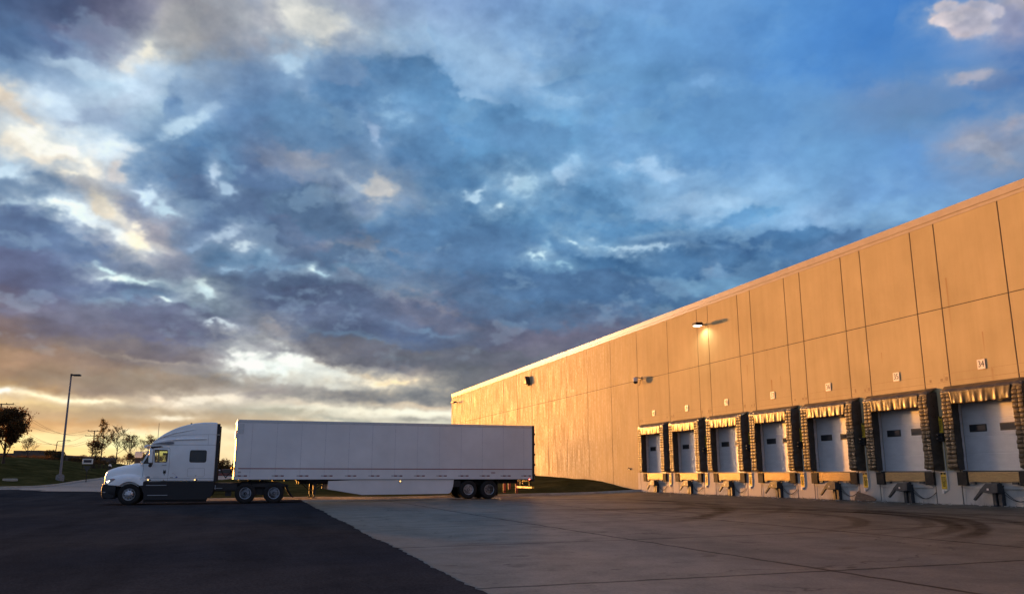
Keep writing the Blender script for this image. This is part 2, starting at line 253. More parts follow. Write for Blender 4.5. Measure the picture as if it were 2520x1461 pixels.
    nt.links.new(mx.outputs['Result'], bg.inputs[0]); nt.links.new(bg.outputs[0], out.inputs[0])
build_world()
# ---------------------------------------------------------------- helpers
def tag(o, label=None, cat=None, group=None, kind=None):
    if label: o['label'] = label
    if cat: o['category'] = cat
    if group: o['group'] = group
    if kind: o['kind'] = kind
    return o
def empty(name, loc=(0, 0, 0), rz=0, label=None, cat=None, group=None):
    o = bpy.data.objects.new(name, None); COL.objects.link(o); o.empty_display_size = .3
    o.location = loc; o.rotation_euler = (0, 0, rz)
    return tag(o, label, cat, group)
def copy_tree(o, parent=None):
    c = o.copy(); COL.objects.link(c); c.parent = parent
    for ch in list(o.children): copy_tree(ch, c)
    return c
class MB:
    def __init__(s): s.bm = bmesh.new()
    def box(s, x0, x1, y0, y1, z0, z1, M=None):
        v = [s.bm.verts.new(p) for p in ((x0,y0,z0),(x1,y0,z0),(x1,y1,z0),(x0,y1,z0),(x0,y0,z1),(x1,y0,z1),(x1,y1,z1),(x0,y1,z1))]
        for f in ((0,3,2,1),(4,5,6,7),(0,1,5,4),(1,2,6,5),(2,3,7,6),(3,0,4,7)): s.bm.faces.new([v[i] for i in f])
        if M is not None:
            for q in v: q.co = M @ q.co
        return s
    def prism(s, poly, y0, y1, axis='y'):
        """poly of (x,z), swept along y (axis 'y'), or (x,y) along z (axis 'z'), or (y,z) along x"""
        def P(a, b, t): return {'y': (a, t, b), 'z': (a, b, t), 'x': (t, a, b)}[axis]
        A = [s.bm.verts.new(P(a, b, y0)) for a, b in poly]; B = [s.bm.verts.new(P(a, b, y1)) for a, b in poly]
        n = len(poly); fs = []
        fs.append(s.bm.faces.new(A)); fs.append(s.bm.faces.new(B[::-1]))
        for i in range(n): fs.append(s.bm.faces.new([A[i], B[i], B[(i+1) % n], A[(i+1) % n]]))
        bmesh.ops.recalc_face_normals(s.bm, faces=fs)
        return s
    def cyl(s, p0, p1, r0, r1=None, n=12, cap=True):
        p0, p1 = Vector(p0), Vector(p1); r1 = r0 if r1 is None else r1
        d = (p1-p0).normalized(); a = Vector((0, 0, 1)) if abs(d.z) < .9 else Vector((1, 0, 0))
        u = d.cross(a).normalized(); w = d.cross(u)
        A = []; B = []
        for i in range(n):
            t = 2*math.pi*i/n; o = u*math.cos(t)+w*math.sin(t)
            A.append(s.bm.verts.new(p0+o*r0)); B.append(s.bm.verts.new(p1+o*r1))
        for i in range(n): s.bm.faces.new([A[i], A[(i+1) % n], B[(i+1) % n], B[i]])
        if cap: s.bm.faces.new(A[::-1]); s.bm.faces.new(B)
        return s
    def tube(s, pts, r, n=6):
        pts = [Vector(p) for p in pts]; rr = r if isinstance(r, (list, tuple)) else [r]*len(pts); rings = []
        for i, p in enumerate(pts):
            d = (pts[min(i+1, len(pts)-1)]-pts[max(i-1, 0)]).normalized()
            a = Vector((0, 0, 1)) if abs(d.z) < .9 else Vector((1, 0, 0))
            u = d.cross(a).normalized(); w = d.cross(u)
            rings.append([s.bm.verts.new(p+(u*math.cos(2*math.pi*k/n)+w*math.sin(2*math.pi*k/n))*rr[i]) for k in range(n)])
        for A, B in zip(rings, rings[1:]):
            for k in range(n): s.bm.faces.new([A[k], A[(k+1) % n], B[(k+1) % n], B[k]])
        s.bm.faces.new(rings[0][::-1]); s.bm.faces.new(rings[-1]); return s
    def lathe(s, prof, c, axis='y', n=32):
        """prof: (radius, offset along axis)"""
        rings = []
        for r, t in prof:
            ring = []
            for k in range(n):
                a = 2*math.pi*k/n; p, q = r*math.cos(a), r*math.sin(a)
                ring.append(s.bm.verts.new((c[0]+p, c[1]+t, c[2]+q) if axis == 'y' else (c[0]+p, c[1]+q, c[2]+t)))
            rings.append(ring)
        fs = []
        for A, B in zip(rings, rings[1:]):
            for k in range(n): fs.append(s.bm.faces.new([A[k], A[(k+1) % n], B[(k+1) % n], B[k]]))
        if prof[0][0] > 1e-4: fs.append(s.bm.faces.new(rings[0][::-1]))
        if prof[-1][0] > 1e-4: fs.append(s.bm.faces.new(rings[-1]))
        bmesh.ops.recalc_face_normals(s.bm, faces=fs); return s
    def grid(s, P):
        """P[i][j] -> points; quads between"""
        V = [[s.bm.verts.new(p) for p in row] for row in P]
        for a, b in zip(V, V[1:]):
            for j in range(len(a)-1): s.bm.faces.new([a[j], a[j+1], b[j+1], b[j]])
        return s
    def xf(s, M): bmesh.ops.transform(s.bm, matrix=M, verts=s.bm.verts); return s
    def build(s, name, mat, parent=None, bevel=0, smooth=False, seg=2, label=None, cat=None, group=None, kind=None, loc=None, rz=None, ang=40):
        me = bpy.data.meshes.new(name); s.bm.normal_update(); s.bm.to_mesh(me); s.bm.free()
        for m in (mat if isinstance(mat, (list, tuple)) else [mat]): me.materials.append(m)
        o = bpy.data.objects.new(name, me); COL.objects.link(o)
        if parent: o.parent = parent
        if loc is not None: o.location = loc
        if rz is not None: o.rotation_euler = (0, 0, rz)
        if bevel:
            b = o.modifiers.new('bevel', 'BEVEL'); b.width = bevel; b.segments = seg; b.limit_method = 'ANGLE'; b.angle_limit = R_(ang); b.harden_normals = False
        if smooth:
            for p in me.polygons: p.use_smooth = True
            if not bevel: 
                try: me.set_sharp_from_angle(angle=R_(ang))
                except Exception: pass
        return tag(o, label, cat, group, kind)
def bake(o):
    """apply the modifiers of o to its mesh"""
    dg = bpy.context.evaluated_depsgraph_get(); me = bpy.data.meshes.new_from_object(o.evaluated_get(dg)); o.modifiers.clear(); o.data = me; return o
def cut(o, cutters):
    """subtract closed temporary solids from o"""
    for c in cutters:
        m = o.modifiers.new('cut', 'BOOLEAN'); m.operation = 'DIFFERENCE'; m.object = c; m.solver = 'EXACT'
    bpy.context.view_layer.update(); bake(o)
    for c in cutters: bpy.data.objects.remove(c, do_unlink=True)
    return o
FONT = None
def text_mesh(name, body, size, mat, parent, M, ext=.002, align='CENTER', sx=1):
    cu = bpy.data.curves.new(name, 'FONT'); cu.body = body; cu.size = size; cu.extrude = ext; cu.align_x = align; cu.align_y = 'CENTER'; cu.resolution_u = 3; cu.space_line = .82
    t = bpy.data.objects.new(name, cu); COL.objects.link(t); bpy.context.view_layer.update()
    me = bpy.data.meshes.new_from_object(t.evaluated_get(bpy.context.evaluated_depsgraph_get())); bpy.data.objects.remove(t, do_unlink=True)
    me.transform(M @ Matrix.Diagonal((sx, 1, 1, 1))); me.materials.clear(); me.materials.append(mat)
    o = bpy.data.objects.new(name, me); COL.objects.link(o); o.parent = parent; return o
# ---------------------------------------------------------------- materials
def N(nt, t, **kw):
    n = nt.nodes.new(t)
    for k, v in kw.items():
        if k.startswith('i_'): n.inputs[k[2:].replace('_', ' ')].default_value = v
        else: setattr(n, k, v)
    return n
def ramp(nt, fac, stops):
    r = nt.nodes.new('ShaderNodeValToRGB'); nt.links.new(fac, r.inputs[0]); el = r.color_ramp.elements
    while len(el) < len(stops): el.new(.5)
    for e, (p, c) in zip(el, stops): e.position = p; e.color = (*c, 1) if len(c) == 3 else c
    return r
def mat(name, col, rough=.6, metal=0, var=.12, scale=4, bump=0, bscale=40, spec=.5, stretch=None, coat=0, rvar=.1, emis=None, estr=0, trans=0, ior=1.45):
    m = bpy.data.materials.new(name); m.use_nodes = True; nt = m.node_tree; b = nt.nodes['Principled BSDF']; L = nt.links
    tc = N(nt, 'ShaderNodeTexCoord'); mp = N(nt, 'ShaderNodeMapping'); L.new(tc.outputs['Object'], mp.inputs[0])
    if stretch: mp.inputs['Scale'].default_value = stretch
    n = N(nt, 'ShaderNodeTexNoise', i_Scale=scale, i_Detail=6.0, i_Roughness=.6); L.new(mp.outputs[0], n.inputs[0])
    lo = tuple(c*(1-var) for c in col); hi = tuple(min(1, c*(1+var)) for c in col)
    r = ramp(nt, n.outputs[0], [(.3, lo), (.7, hi)]); L.new(r.outputs[0], b.inputs['Base Color'])
    mr = N(nt, 'ShaderNodeMapRange'); mr.inputs['To Min'].default_value = max(0, rough-rvar); mr.inputs['To Max'].default_value = min(1, rough+rvar)
    mr.inputs['From Min'].default_value = .3; mr.inputs['From Max'].default_value = .7
    L.new(n.outputs[0], mr.inputs[0]); L.new(mr.outputs[0], b.inputs['Roughness'])
    b.inputs['Metallic'].default_value = metal; b.inputs['Specular IOR Level'].default_value = spec; b.inputs['IOR'].default_value = ior
    b.inputs['Coat Weight'].default_value = coat; b.inputs['Coat Roughness'].default_value = .08
    b.inputs['Transmission Weight'].default_value = trans
    if bump:
        n2 = N(nt, 'ShaderNodeTexNoise', i_Scale=bscale, i_Detail=4.0); L.new(mp.outputs[0], n2.inputs[0])
        bp = N(nt, 'ShaderNodeBump', i_Strength=bump, i_Distance=.02); L.new(n2.outputs[0], bp.inputs['Height']); L.new(bp.outputs[0], b.inputs['Normal'])
    if emis: b.inputs['Emission Color'].default_value = (*emis, 1); b.inputs['Emission Strength'].default_value = estr
    return m
M = {}
M['white'] = mat('white_truck_paint', (.84, .89, .92), .36, var=.05, scale=1.5, coat=.6, rvar=.06)
M['trailer'] = mat('white_trailer_skin', (.72, .725, .735), .4, var=.09, scale=.5, coat=.35, rvar=.08, bump=.10, bscale=.9)
M['alu'] = mat('dull_aluminium', (.52, .53, .55), .4, metal=.6, var=.12, scale=6)
M['black'] = mat('black_plastic', (.018, .019, .022), .55, var=.25)
M['dark'] = mat('dark_grey_plastic', (.012, .013, .018), .5, var=.2, scale=3)
M['rubber'] = mat('tyre_rubber', (.014, .014, .015), .85, var=.3, scale=8, bump=.3, bscale=60)
M['steel'] = mat('dark_steel', (.03, .03, .033), .6, metal=.3, var=.4, scale=8)
M['galv'] = mat('galvanised_steel', (.34, .35, .37), .45, metal=.7, var=.15, scale=12)
M['lever'] = mat('painted_grey_steel', (.045, .05, .056), .55, metal=.1, var=.35, scale=7, bump=.15)
M['lipsteel'] = mat('yellow_worn_tread_plate', (.42, .31, .15), .5, metal=.45, var=.3, scale=6, bump=.5, bscale=25, stretch=(1, 1, 9))
M['foam'] = mat('black_seal_vinyl', (.05, .038, .026), .36, var=.35, scale=5, bump=.5, bscale=9, spec=.6)
M['pleat'] = mat('worn_seal_face_vinyl', (.07, .05, .026), .48, var=.5, scale=7, bump=.4, bscale=16, spec=.4)
M['curtain'] = mat('tan_black_curtain_vinyl', (.07, .048, .020), .42, var=.3, scale=4, bump=.2, bscale=8, spec=.5)
M['bumper'] = mat('dock_bumper_rubber', (.02, .017, .015), .7, var=.5, scale=9, bump=.6, bscale=30)
M['doorw'] = mat('white_sectional_door', (.60, .60, .60), .45, var=.08, scale=2.5, bump=.05, stretch=(1, 1, 3))
M['frame'] = mat('black_gasket', (.02, .02, .02), .5)
M['darkglass'] = mat('dark_door_glass', (.03, .035, .04), .08, var=.1)
M['concw'] = mat('stained_concrete_wall', (.50, .47, .42), .8, var=.22, scale=2.2, bump=.35, bscale=18, stretch=(1, 1, .6))
M['seal'] = mat('dark_joint_sealant', (.06, .05, .045), .7)
M['coping'] = mat('light_metal_coping', (.54, .45, .33), .22, metal=.0, spec=.08, rvar=.03, var=.07, scale=2)
M['roofm'] = mat('grey_roof_membrane', (.25, .25, .25), .9)
M['plate'] = mat('white_sign_plate', (.78, .72, .64), .5, var=.05)
M['ink'] = mat('black_lettering', (.015, .015, .015), .6)
M['yellow'] = mat('yellow_sign_face', (.72, .47, .03), .5, var=.08)
M['wood'] = mat('weathered_plywood', (.24, .13, .07), .75, var=.4, scale=5, bump=.4, stretch=(1, 1, 4))
M['red'] = mat('red_bollard_paint', (.42, .075, .05), .5, var=.25, scale=6)
M['redline'] = mat('dark_red_stripe', (.20, .012, .02), .45, var=.1)
M['redtape'] = mat('red_reflective_tape', (.16, .012, .018), .35, var=.1)
M['whtape'] = mat('silver_reflective_tape', (.40, .41, .43), .35, var=.1)
M['rim'] = mat('aluminium_wheel', (.56, .58, .62), .34, metal=.55, var=.1, scale=10)
M['rimw'] = mat('white_steel_wheel', (.36, .42, .50), .5, var=.12, scale=8)
M['seatm'] = mat('grey_seat_fabric', (.05, .06, .07), .9)
M['yellowp'] = mat('yellow_paint', (.72, .42, .05), .5, var=.15)
M['grass'] = None
def glass(name, col=(.9, .95, .92), rough=.02):
    m = bpy.data.materials.new(name); m.use_nodes = True; nt = m.node_tree; nt.nodes.clear(); L = nt.links
    o = N(nt, 'ShaderNodeOutputMaterial'); t = N(nt, 'ShaderNodeBsdfTransparent'); t.inputs[0].default_value = (*col, 1)
    g = N(nt, 'ShaderNodeBsdfGlossy', i_Roughness=rough); fr = N(nt, 'ShaderNodeFresnel', i_IOR=1.5); mx = N(nt, 'ShaderNodeMixShader')
    L.new(fr.outputs[0], mx.inputs[0]); L.new(t.outputs[0], mx.inputs[1]); L.new(g.outputs[0], mx.inputs[2]); L.new(mx.outputs[0], o.inputs[0]); return m
M['glass'] = glass('clear_cab_glass', (.82, .84, .72))
def lit(name, col, s):
    return mat(name, (.8, .8, .8), .4, emis=col, estr=s)
M['amber'] = lit('lit_amber_lens', (1, .55, .15), 2.2)
M['headl'] = lit('lit_headlamp', (1, .92, .75), 1.6)
M['redl'] = lit('lit_red_lens', (1, .12, .08), 6)
M['lamp'] = lit('lit_wall_lamp_lens', (1, .93, .75), 5)
# ---------------------------------------------------------------- smooth surfaces through measured spots
def tps(ctrl, lam=0.):
    P = np.array([c[:2] for c in ctrl], float)/20; Z = np.array([c[2] for c in ctrl], float); n = len(P)
    def U(r2): return .5*r2*np.log(np.maximum(r2, 1e-12))
    D = ((P[:, None]-P[None])**2).sum(-1)
    A = np.zeros((n+3, n+3)); A[:n, :n] = U(D)+np.eye(n)*lam; A[:n, n] = 1; A[:n, n+1:] = P; A[n, :n] = 1; A[n+1:, :n] = P.T
    w = np.linalg.solve(A, np.concatenate([Z, np.zeros(3)]))
    def f(x, y):
        q = np.array([x, y], float)/20; r2 = ((P-q)**2).sum(1); return float(U(r2)@w[:n]+w[n]+w[n+1:]@q)
    return f
PHI = R_(18.12); PW = 23.64
nv = Vector((math.cos(PHI), math.sin(PHI), 0)); dv = Vector((-math.sin(PHI), math.cos(PHI), 0))
WROT = R_(90+18.12)
def wall_pt(s, w=0, z=0): return nv*(PW-w)+dv*s+Vector((0, 0, z))
WORG = nv*PW
PAVE = tps([(-18.7, 41.4, -1.40), (-13.5, 43.05, -1.38), (-7.5, 45, -1.32), (-2.37, 46.6, -1.25), (1.3, 47.7, -1.22), (-19.5, 46.9, -1.40), (-14.8, 47.8, -1.345), (-11.9, 48.3, -1.315),
  (-7, 48.8, -1.32), (-2.5, 51, -1.26), (1.7, 52.6, -1.2), (5.7, 53.2, -1.1), (0, 0, -1.33), (0, 10, -1.30), (-6, 10, -1.36), (-30, 10, -1.45), (-30, 30, -1.44), (-45, 45, -1.40),
  (-28.9, 59.6, -1.10), (-39.5, 65.4, -1.10), (-41, 68, -.98), (-39.3, 70, -.95), (-40.8, 76, -.85), (-42.2, 83, -.55), (-44.7, 92, -.35), (-60, 66, -1.05), (-80, 66, -1.05),
  (-32, 76, -.9), (-36, 92, -.4)]
  + [(*wall_pt(s)[:2], -.955) for s in (-30, -15, 0, 12, 22, 32, 40, 47)] + [(*wall_pt(s, 8)[:2], -1.17) for s in (-20, 0, 12, 22, 32, 42)], .002)
# ---------------------------------------------------------------- ground
def ground_mat(name, c1, c2, rough, kind):
    m = bpy.data.materials.new(name); m.use_nodes = True; nt = m.node_tree; b = nt.nodes['Principled BSDF']; L = nt.links
    tc = N(nt, 'ShaderNodeTexCoord'); co = tc.outputs['Object']
    def noise(sc, det=6., st=None, ro=.6):
        mp = N(nt, 'ShaderNodeMapping'); L.new(co, mp.inputs[0])
        if st: mp.inputs['Scale'].default_value = st
        n = N(nt, 'ShaderNodeTexNoise', i_Scale=sc, i_Detail=det, i_Roughness=ro); L.new(mp.outputs[0], n.inputs[0]); return n.outputs[0]
    def math_(op, a, b_=None, c=None):
        n = N(nt, 'ShaderNodeMath', operation=op)
        for i, v in enumerate((a, b_, c)):
            if v is None: continue
            if isinstance(v, (int, float)): n.inputs[i].default_value = v
            else: L.new(v, n.inputs[i])
        return n.outputs[0]
    big = noise(.16, 8.); fine = noise(22, 5.)
    r = ramp(nt, big, [(.3, c1), (.7, c2)]); col = r.outputs[0]
    def mixc(f, a, bcol):
        x = N(nt, 'ShaderNodeMix', data_type='RGBA'); L.new(f, x.inputs['Factor']) if not isinstance(f, float) else None
        L.new(a, x.inputs['A']); x.inputs['B'].default_value = (*bcol, 1); return x.outputs['Result']
    def darken(f, amount):
        k = math_('SUBTRACT', 1, math_('MULTIPLY', f, amount)); x = N(nt, 'ShaderNodeVectorMath', operation='SCALE'); L.new(nonlocal_col[0], x.inputs[0]); L.new(k, x.inputs['Scale']); nonlocal_col[0] = x.outputs[0]; sheen[0] = math_('MULTIPLY', sheen[0], k)
    nonlocal_col = [col]; sheen = [0. if kind == 'asphalt' else .27]
    sp = N(nt, 'ShaderNodeSeparateXYZ'); L.new(co, sp.inputs[0]); X, Y = sp.outputs[0], sp.outputs[1]
    mid = noise(1.3, 6.); mr = ramp(nt, mid, [(.45, (0, 0, 0)), (.75, (1, 1, 1))]); darken(mr.outputs[0], .22)
    fr = ramp(nt, fine, [(.35, (1, 1, 1)), (.6, (0, 0, 0))]); darken(fr.outputs[0], .3)
    gr_ = ramp(nt, noise(55, 3.), [(.36, (1, 1, 1)), (.5, (0, 0, 0))]); darken(gr_.outputs[0], .35 if kind == 'asphalt' else .22)
    lane = ramp(nt, noise(.45, 5., (.25, 1.6, 1)), [(.42, (0, 0, 0)), (.68, (1, 1, 1))]); darken(lane.outputs[0], .28)
    if kind == 'yard':
        wob = math_('MULTIPLY', math_('SUBTRACT', noise(1.5, 3.), .5), .18)
        for axis, off, per in ((X, 9.9, 6.15), (Y, 15.8, 5.2)):
            q = math_('ADD', math_('SUBTRACT', axis, off), wob)
            d = math_('ABSOLUTE', math_('SUBTRACT', math_('PINGPONG', q, per/2), 0))
            f = N(nt, 'ShaderNodeMapRange'); L.new(d, f.inputs[0]); f.inputs['From Min'].default_value = .025; f.inputs['From Max'].default_value = .075; f.inputs['To Min'].default_value = 1; f.inputs['To Max'].default_value = 0
            darken(f.outputs[0], .85)
        # cracks
        vo = N(nt, 'ShaderNodeTexVoronoi', feature='DISTANCE_TO_EDGE'); vo.inputs['Scale'].default_value = .14
        vm = N(nt, 'ShaderNodeVectorMath', operation='ADD'); nn = N(nt, 'ShaderNodeTexNoise', i_Scale=.8, i_Detail=5.); L.new(co, nn.inputs[0])
        s2 = N(nt, 'ShaderNodeVectorMath', operation='SCALE'); s2.inputs['Scale'].default_value = 2.2; L.new(nn.outputs['Color'], s2.inputs[0]); L.new(co, vm.inputs[0]); L.new(s2.outputs[0], vm.inputs[1]); L.new(vm.outputs[0], vo.inputs['Vector'])
        cr = N(nt, 'ShaderNodeMapRange'); L.new(vo.outputs[0], cr.inputs[0]); cr.inputs['From Min'].default_value = .001; cr.inputs['From Max'].default_value = .006; cr.inputs['To Min'].default_value = 1; cr.inputs['To Max'].default_value = 0
        gate = ramp(nt, noise(.3, 3.), [(.5, (0, 0, 0)), (.6, (1, 1, 1))]); darken(math_('MULTIPLY', cr.outputs[0], gate.outputs[0]), .7)
        # curved skid marks of turning trailers (wall frame: x along the wall, y out from it)
        wob2 = math_('MULTIPLY', math_('SUBTRACT', noise(.5, 4.), .5), .5)
        streak = noise(9., 3.)
        for (cx, cy, r0, wd, amt, a0, a1) in ARCS:
            dx = math_('SUBTRACT', X, cx); dy = math_('SUBTRACT', Y, cy)
            rr = math_('ADD', math_('SQRT', math_('ADD', math_('MULTIPLY', dx, dx), math_('MULTIPLY', dy, dy))), wob2)
            f = N(nt, 'ShaderNodeMapRange', interpolation_type='SMOOTHSTEP'); L.new(math_('ABSOLUTE', math_('SUBTRACT', rr, r0)), f.inputs[0]); f.inputs['From Min'].default_value = wd*.4; f.inputs['From Max'].default_value = wd; f.inputs['To Min'].default_value = 1; f.inputs['To Max'].default_value = 0
            ang = math_('ARCTAN2', dy, dx)
            g = N(nt, 'ShaderNodeMapRange', interpolation_type='SMOOTHSTEP'); L.new(math_('ABSOLUTE', math_('SUBTRACT', ang, (a0+a1)/2)), g.inputs[0]); g.inputs['From Min'].default_value = (a1-a0)*.3; g.inputs['From Max'].default_value = (a1-a0)*.5; g.inputs['To Min'].default_value = 1; g.inputs['To Max'].default_value = 0
            darken(math_('MULTIPLY', math_('MULTIPLY', f.outputs[0], g.outputs[0]), math_('ADD', streak, .4)), amt*1.3)
        # oil spots
        sp_ = ramp(nt, noise(.9, 2.), [(.66, (0, 0, 0)), (.72, (1, 1, 1))]); darken(sp_.outputs[0], .5)
        sp3 = ramp(nt, noise(3.3, 2., (1, .5, 1)), [(.68, (0, 0, 0)), (.72, (1, 1, 1))]); darken(sp3.outputs[0], .6)
    L.new(nonlocal_col[0], b.inputs['Base Color'])
    L.new(sheen[0], b.inputs['Specular IOR Level'])
    mr2 = N(nt, 'ShaderNodeMapRange'); L.new(mid, mr2.inputs[0]); mr2.inputs['To Min'].default_value = rough-.12; mr2.inputs['To Max'].default_value = rough+.1; L.new(mr2.outputs[0], b.inputs['Roughness'])
    bp = N(nt, 'ShaderNodeBump', i_Strength=.12, i_Distance=.004); L.new(noise(60., 4.), bp.inputs['Height'])
    bp2 = N(nt, 'ShaderNodeBump', i_Strength=.3, i_Distance=.03); L.new(noise(.55, 4.), bp2.inputs['Height']); L.new(bp.outputs[0], bp2.inputs['Normal']); L.new(bp2.outputs[0], b.inputs['Normal'])
    return m
def to_sw(x, y):
    v = Vector((x, y, 0)); return (v@dv, PW-v@nv)
_c = to_sw(3.2, 23.6); _c2 = to_sw(1.5, 25.5); _c3 = to_sw(-3, 31)
ARCS = [(_c[0], _c[1], 8.0, .28, .55, -3.1, 0.2), (_c[0], _c[1], 8.6, .25, .55, -3.1, 0.4), (_c[0]+1, _c[1], 6.6, .3, .5, -3.0, .2), (_c[0]-.8, _c[1]+.6, 9.6, .25, .4, -3.1, .1), (_c2[0]+2, _c2[1], 5.2, .3, .4, -3.1, .1), (_c2[0]+6, _c2[1]-3, 7.5, .35, .35, -3.1, -.3), (_c3[0]+4, _c3[1]-2, 9.5, .4, .35, -3.1, -.6), (_c[0]-6, _c[1]+1, 11., .3, .4, -2.6, .1), (_c[0]+.5, _c[1]-.8, 7.2, .22, .4, -3.1, .3), (_c[0]+9, _c[1]+2, 9., .35, .45, -3., -.2), (_c[0]+11, _c[1]+4, 12., .4, .4, -2.9, -.4), (_c[0]+3, _c[1]+5, 14., .35, .35, -2.8, -.3)]
M['yard'] = ground_mat('yard_concrete', (.098, .091, .070), (.155, .142, .108), .48, 'yard')
M['asph'] = ground_mat('dark_asphalt', (.038, .042, .052), (.066, .063, .064), .9, 'asphalt')
M['roadc'] = ground_mat('pale_road_concrete', (.26, .25, .24), (.32, .31, .30), .8, 'road')
M['curb'] = mat('curb_concrete', (.40, .36, .30), .85, var=.2, scale=3, bump=.4)
def grass_mat():
    m = bpy.data.materials.new('short_autumn_grass'); m.use_nodes = True; nt = m.node_tree; b = nt.nodes['Principled BSDF']; L = nt.links
    tc = N(nt, 'ShaderNodeTexCoord'); n = N(nt, 'ShaderNodeTexNoise', i_Scale=.35, i_Detail=10., i_Roughness=.7); L.new(tc.outputs['Object'], n.inputs[0])
    r = ramp(nt, n.outputs[0], [(.3, (.038, .038, .014)), (.5, (.08, .074, .027)), (.72, (.17, .14, .055))]); L.new(r.outputs[0], b.inputs['Base Color']); b.inputs['Roughness'].default_value = .9
    b.inputs['Specular IOR Level'].default_value = .0
    n2 = N(nt, 'ShaderNodeTexNoise', i_Scale=14., i_Detail=5., i_Roughness=.7); L.new(tc.outputs['Object'], n2.inputs[0])
    bp = N(nt, 'ShaderNodeBump', i_Strength=1., i_Distance=.3); L.new(n2.outputs[0], bp.inputs['Height']); L.new(bp.outputs[0], b.inputs['Normal']); return m
M['grass'] = grass_mat()
# yard concrete and asphalt are laid in the wall frame (x along the wall, y out from it)
def sheet(name, s_list, w_list, mat_, dz, ragged=None):
    P = []
    for w in w_list:
        row = []
        for i, s in enumerate(s_list):
            ww = w
            if ragged is not None and w == w_list[0]: ww = w+ragged[i]
            p = wall_pt(s, ww); row.append((s, ww, PAVE(p.x, p.y)+dz))
        P.append(row)
    mb = MB().grid(P); bmesh.ops.recalc_face_normals(mb.bm, faces=mb.bm.faces)
    o = mb.build(name, mat_, smooth=True, kind='structure'); o.location = WORG; o.rotation_euler = (0, 0, WROT)
    for p in o.data.polygons: pass
    return o
sheet('concrete_yard', [-30+i*1.5 for i in range(58)], [0.0, 2, 4, 6, 8, 10, 12, 14, 16, 18, 20, 21], M['yard'], 0)
sl = [-30+i*.16 for i in range(690)]
rag = [(.39-.0207*(s-9.4)+.035*math.sin(s*.7)+.02*math.sin(s*3.1)+.02*math.sin(s*11.7)+.03*random.uniform(-1, 1)) for s in sl]
sheet('asphalt_lane', sl, [20.45, 20.9, 21.6, 23, 26, 30, 36, 44, 54, 66, 80, 95], M['asph'], .006, rag)
# pale concrete drive that leads out to the left: starts at the line where the asphalt ends
P = []
for k in range(26):
    t = k/25; x = -90+t*75
    yb = min(65.4-.547*(x+39.5), 66.2)
    P.append([(x, yb+q, PAVE(x, yb+q)+.012) for q in (0, 1.5, 3, 6, 10, 16, 24, 34, 46, 70)])
mb = MB().grid(P); bmesh.ops.recalc_face_normals(mb.bm, faces=mb.bm.faces); mb.build('drive', M['roadc'], smooth=True, kind='structure')
# far land
mb = MB(); rings = [0, 60, 140, 300, 700, 1500, 3500]; P = []
for i in range(49):
    a = 2*math.pi*i/48; P.append([(r*math.cos(a), r*math.sin(a), -2.0-.0004*r) for r in rings])
mb.grid(P); bmesh.ops.remove_doubles(mb.bm, verts=mb.bm.verts, dist=1e-4); bmesh.ops.recalc_face_normals(mb.bm, faces=mb.bm.faces)
mb.build('ground', M['grass'], kind='structure')
def nz(x, y, f, seed=0): return float(lattice(400+seed, np.array([x*f]), np.array([y*f]))[0])
HILL_CURB = [(-1.6, 64, -1.0), (-1.2, 66, -1.02), (-.8, 67, -1.02), (-.6038, 68, -.98), (-.562, 70, -.95), (-.537, 76, -.85), (-.5086, 83, -.55), (-.4858, 92, -.35), (-.462, 110, .05), (-.43, 140, .4)]
HILL = tps([(r*y, y, z+.12) for r, y, z in HILL_CURB]+[(-.6*84, 84, .3), (-.562*84, 84, .35), (-.53*86, 86, -.2), (-.6*100, 100, 1.85), (-.562*104, 104, 2.1), (-.52*104, 104, 1.25), (-.49*120, 120, 1.55), (-.47*140, 140, 1.9),
   (-.44*170, 170, 2.0), (-.8*100, 100, 1.8), (-1.2*100, 100, 1.6), (-.6*124, 124, 1.7), (-.557*126, 126, 1.95), (-.52*126, 126, 1.45), (-.8*125, 125, 1.6), (-.6*160, 160, 1.2), (-1.2*180, 180, 1.), (-.43*230, 230, .5), (-.7*260, 260, 0), (-1.4*240, 240, 0)], .01)
def interp(tab, t, k):
    xs = [c[0] for c in tab]; return float(np.interp(t, xs, [c[k] for c in tab]))
offs = [0.0, .6, 1.5, 3, 5, 8, 11, 14, 17, 20, 24, 28, 32, 37, 43, 50, 60, 75, 100, 140, 170]
P = []; rr = [-1.6+i*.02 for i in range(40)]+[-.8+i*.006 for i in range(63)]
for r in rr:
    y0 = interp(HILL_CURB, r, 1); zc = interp(HILL_CURB, r, 2); row = []
    for o_ in offs:
        y = y0+.14+o_; x = r*y; z = HILL(x, y)
        k = min(1, o_/4); z = (zc+.13)*(1-k)+z*k+.12*nz(x, y, .11)*k+.05*nz(x, y, .5)*k
        if o_ > 100: z = z-(o_-100)/60*1.5
        row.append((x, y, z))
    P.append(row)
mb = MB().grid(P); bmesh.ops.recalc_face_normals(mb.bm, faces=mb.bm.faces); mb.build('grass_hill', M['grass'], smooth=True, kind='structure')
FIELD_CURB = [(-.4158, 46.9), (-.3096, 47.8), (-.2463, 48.3), (-.1434, 48.8), (-.049, 51), (.0323, 52.6), (.107, 53.2), (.158, 51.7)]
FB = [(r*y, y, PAVE(r*y, y)+.12) for r, y in FIELD_CURB]
